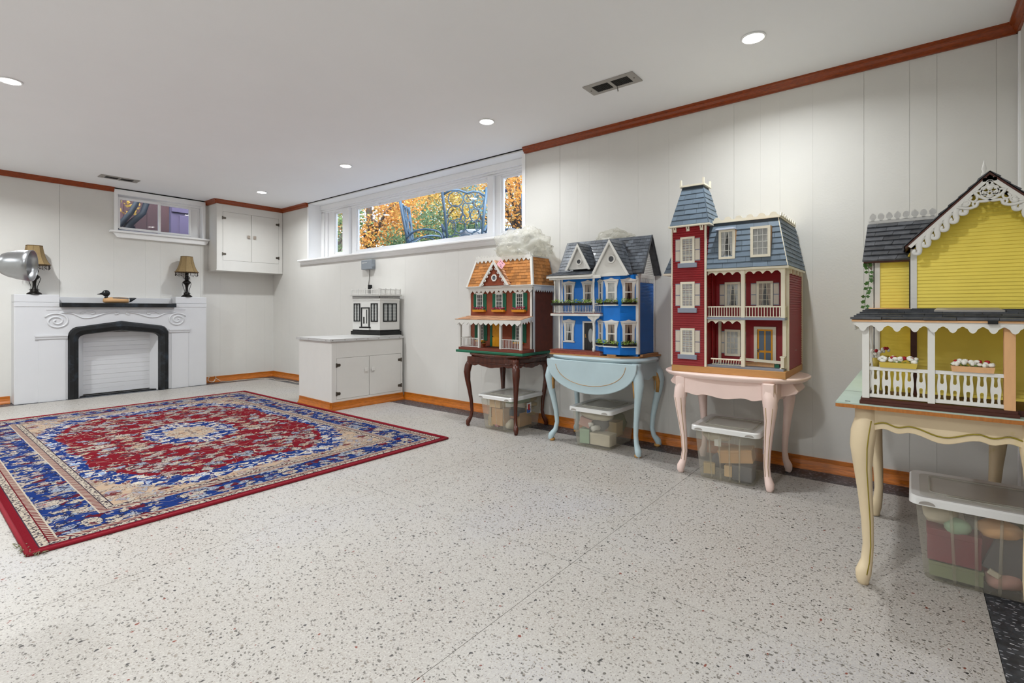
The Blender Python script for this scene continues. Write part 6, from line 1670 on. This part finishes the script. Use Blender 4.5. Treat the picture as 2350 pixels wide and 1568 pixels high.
# left wing roof with crest
wr4 = MB().prism([(LY - .035, .498), (LY - .037, .508), (LY + .20, .672), (LY + .43, .50)], -.004, .20, 'x').obj('wing_roof', 'brown_trim', h4)
shingles(wr4, (-.008, LY - .042, .503), (.150, LY - .042, .503), (-.004, LY + .20, .678), (.25, LY + .20, .678), 8, .056, 'charcoal', .0035, skip=None)
MB().hexa([(.128, LY - .036, .503), (.136, LY - .036, .503), (.142, LY, .497), (.138, LY, .497), (.128, LY - .034, .512), (.136, LY - .034, .530), (.142, LY, .545), (.138, LY, .53)]).obj('soffit_board', 'house_yellow', h4)
m = MB(); m.box(0, LY + .20, .676, .23, LY + .204, .692)
m.obj('ridge_board', 'art_white', h4)
me = MB().prism([(-.006, 0), (.006, 0), (.005, .006), (.0115, .014), (.0105, .024), (.005, .030), (0, .034), (-.005, .030), (-.0105, .024), (-.0115, .014), (-.005, .006)], 0, .004).mesh('crest_finial', 'art_white')
for k in range(8): put(me, 'crest_finial', h4, loc=(.014 + .0275 * k, LY + .20, .690))
# porch roof, trim, posts, rails
pr4 = MB().hexa([(-.018, -.014, .278), (.540, -.014, .278), (.540, GY, .309), (.010, GY, .309), (-.018, -.014, .284), (.540, -.014, .284), (.540, GY, .317), (.010, GY, .317)]).obj('porch_roof', 'raw_wood', h4)
MB().hexa([(.010, GY, .309), (.145, GY, .309), (.145, LY, .317), (.012, LY, .317), (.010, GY, .317), (.145, GY, .317), (.145, LY, .325), (.012, LY, .325)]).obj('porch_roof_back', 'raw_wood', pr4)
shingles(pr4, (-.022, -.018, .286), (.542, -.018, .286), (.012, GY, .320), (.542, GY, .320), 6, .09, 'charcoal', .0040, jit=1.5)
o = MB().hexa([(.20, .13, .308), (.37, .13, .308), (.36, .19, .315), (.21, .19, .315), (.20, .13, .317), (.37, .13, .317), (.36, .19, .325), (.21, .19, .325)]).obj('loose_shingle', 'vent_metal', pr4)
box('clip', 'black_plastic', pr4, .318, -.022, .275, .340, -.014, .286)
m = MB(); low = []
for k in range(12):
    a = -.010 + .0455 * k
    low += [(a + .0455 * t, .256 + .010 * math.cos(2 * PI * t) + (.003 if abs(t - .25) < .01 or abs(t - .75) < .01 else 0)) for t in (0, .08, .16, .25, .34, .42, .5, .58, .66, .75, .84, .92)]
m.prism(low + [(.536, .266), (.536, .279), (-.010, .279)], -.010, -.004); m.obj('scalloped_trim', 'house_white', pr4)
m = MB(face('left', -.008, .22)); 
for k in range(5): m.prism([(.0455 * k + .0455 * t, .258 + .009 * math.cos(2 * PI * t)) for t in [q / 8 for q in range(9)]] + [(.0455 * k + .0455, .284), (.0455 * k, .284)], -.004, 0)
m.obj('scalloped_trim', 'house_white', pr4)
for x0, x1, mt in ((.010, .030, 'house_white'), (.181, .199, 'house_white'), (.355, .380, 'raw_wood')): box('porch_post', mt, h4, x0, .004, .020, x1, .024, .268 if mt == 'house_white' else .270, .001)
box('porch_post', 'house_white', h4, .012, GY - .03, .020, .028, GY - .012, .286)
def fret(P, x0, x1, n, z0, z1, y, T=None):
    o = MB(T).box(x0, y - .005, z1 - .011, x1, y + .005, z1).obj('railing', 'house_white', P)
    MB(T).box(x0, y - .005, z0, x1, y + .005, z0 + .011).obj('bottom_rail', 'house_white', o)
    H_ = z1 - z0 - .022; prof = [(0, .47), (.12, .42), (.25, .47), (.38, .51), (.46, .53), (.54, .53), (.62, .51), (.75, .47), (.88, .42), (1, .47)]
    w = .0225
    b = []
    for s in (-1, 1):
        side = [(s * w * q, z0 + .011 + H_ * t) for t, q in prof]
        b.append(side)
    inner = [(0, .20), (.12, .15), (.25, .19), (.34, .20), (.385, .10)]
    left = b[0]; right = b[1]
    outl = [(x, z) for x, z in left] + [(-w * q, z0 + .011 + H_ * (1 - t)) for t, q in inner] + [(w * q, z0 + .011 + H_ * (1 - t)) for t, q in inner[::-1]] + right[::-1] + [(w * q, z0 + .011 + H_ * t) for t, q in inner] + [(-w * q, z0 + .011 + H_ * t) for t, q in inner[::-1]]
    me = MB().prism(outl, -.003, .003).mesh('baluster', 'house_white')
    for k in range(n):
        x = x0 + (x1 - x0) * (k + .55) / (n + .1)
        if T is None: put(me, 'baluster', o, loc=(x, y, 0))
        else:
            q = T @ Vector((x, y, 0)); ob = put(me, 'baluster', o, loc=(q.x, q.y, 0)); ob.rotation_euler = T.to_euler()
    return o
fret(h4, .030, .181, 5, .024, .126, .014); fret(h4, .199, .355, 5, .024, .126, .014); fret(h4, .03, .19, 5, .024, .126, 0, face('left', .020, .215))
def flower_trough(x0, x1, z, mat, label_n):
    t = planter(h4, mat, x0, x1, z, .017, face('f', 0, .030), .026, 'flower_box')
    blooms(t, 'petal_white', [(x0 + (x1 - x0) * random.random(), .016 + random.uniform(-.010, .008), z + .020 + random.uniform(0, .014)) for k in range(28)], .0074)
    blooms(t, 'petal_red', [(x0 + (x1 - x0) * q, .018, z + .032) for q in (.12, .34, .42, .66, .84)], .0064); foliage(t, 'dark_leaf', x0, x1, z + .014, .012, 40, face('f', 0, .030), -.013, .006)
flower_trough(.056, .156, .1265, 'gold_box', 0); flower_trough(.236, .336, .1265, 'raw_wood', 1)
for k, (x, y, z) in enumerate(((.044, .10, .140), (.068, .16, .145))):
    q = thing('flower_vase', ('front', 'rear')[k] + ' tiny gold vase of red and white flowers on the yellow dollhouse porch', 'vase', (2.06 + y, .14 - x, .6305 + .0192))
    MB().lathe([(.010, 0), (.012, .05), (.007, .06), (.008, z - .04), (.011, z - .01), (.010, z - .01)], n=12).obj('vase', 'gold_box', q)
    blooms(q, 'petal_white', [(random.gauss(0, .007), random.gauss(0, .007), z + random.uniform(0, .014)) for _ in range(5)], .007); blooms(q, 'petal_red', [(random.gauss(0, .006), random.gauss(0, .006), z + .016) for _ in range(3)], .006)
iv = MB(); pts = [(.006 + .007 * math.sin(7 * t), LY - .012, .500 - .24 * t) for t in [k / 20 for k in range(21)]]
iv.tube(pts, .0012, 4); ivy = iv.obj('ivy_stem', 'ivy_green', h4)
iv = MB()
for k in range(30):
    x, y, z = pts[(k * 8) % 21]; s = 1 if k % 2 else -1
    a = Vector((s * random.uniform(.5, 1), -.3, random.uniform(-.7, .3))).normalized() * .017; b = Vector((a.z, 0, -a.x)) * .42; p = Vector((x, y, z))
    MB().hexa([p, p + a * .5 + b, p + a, p + a * .5 - b] + [q + Vector((0, -.0008, 0)) for q in (p, p + a * .5 + b + Vector((0, -.002, 0)), p + a, p + a * .5 - b)]).obj('ivy_leaf', 'ivy_green', ivy)
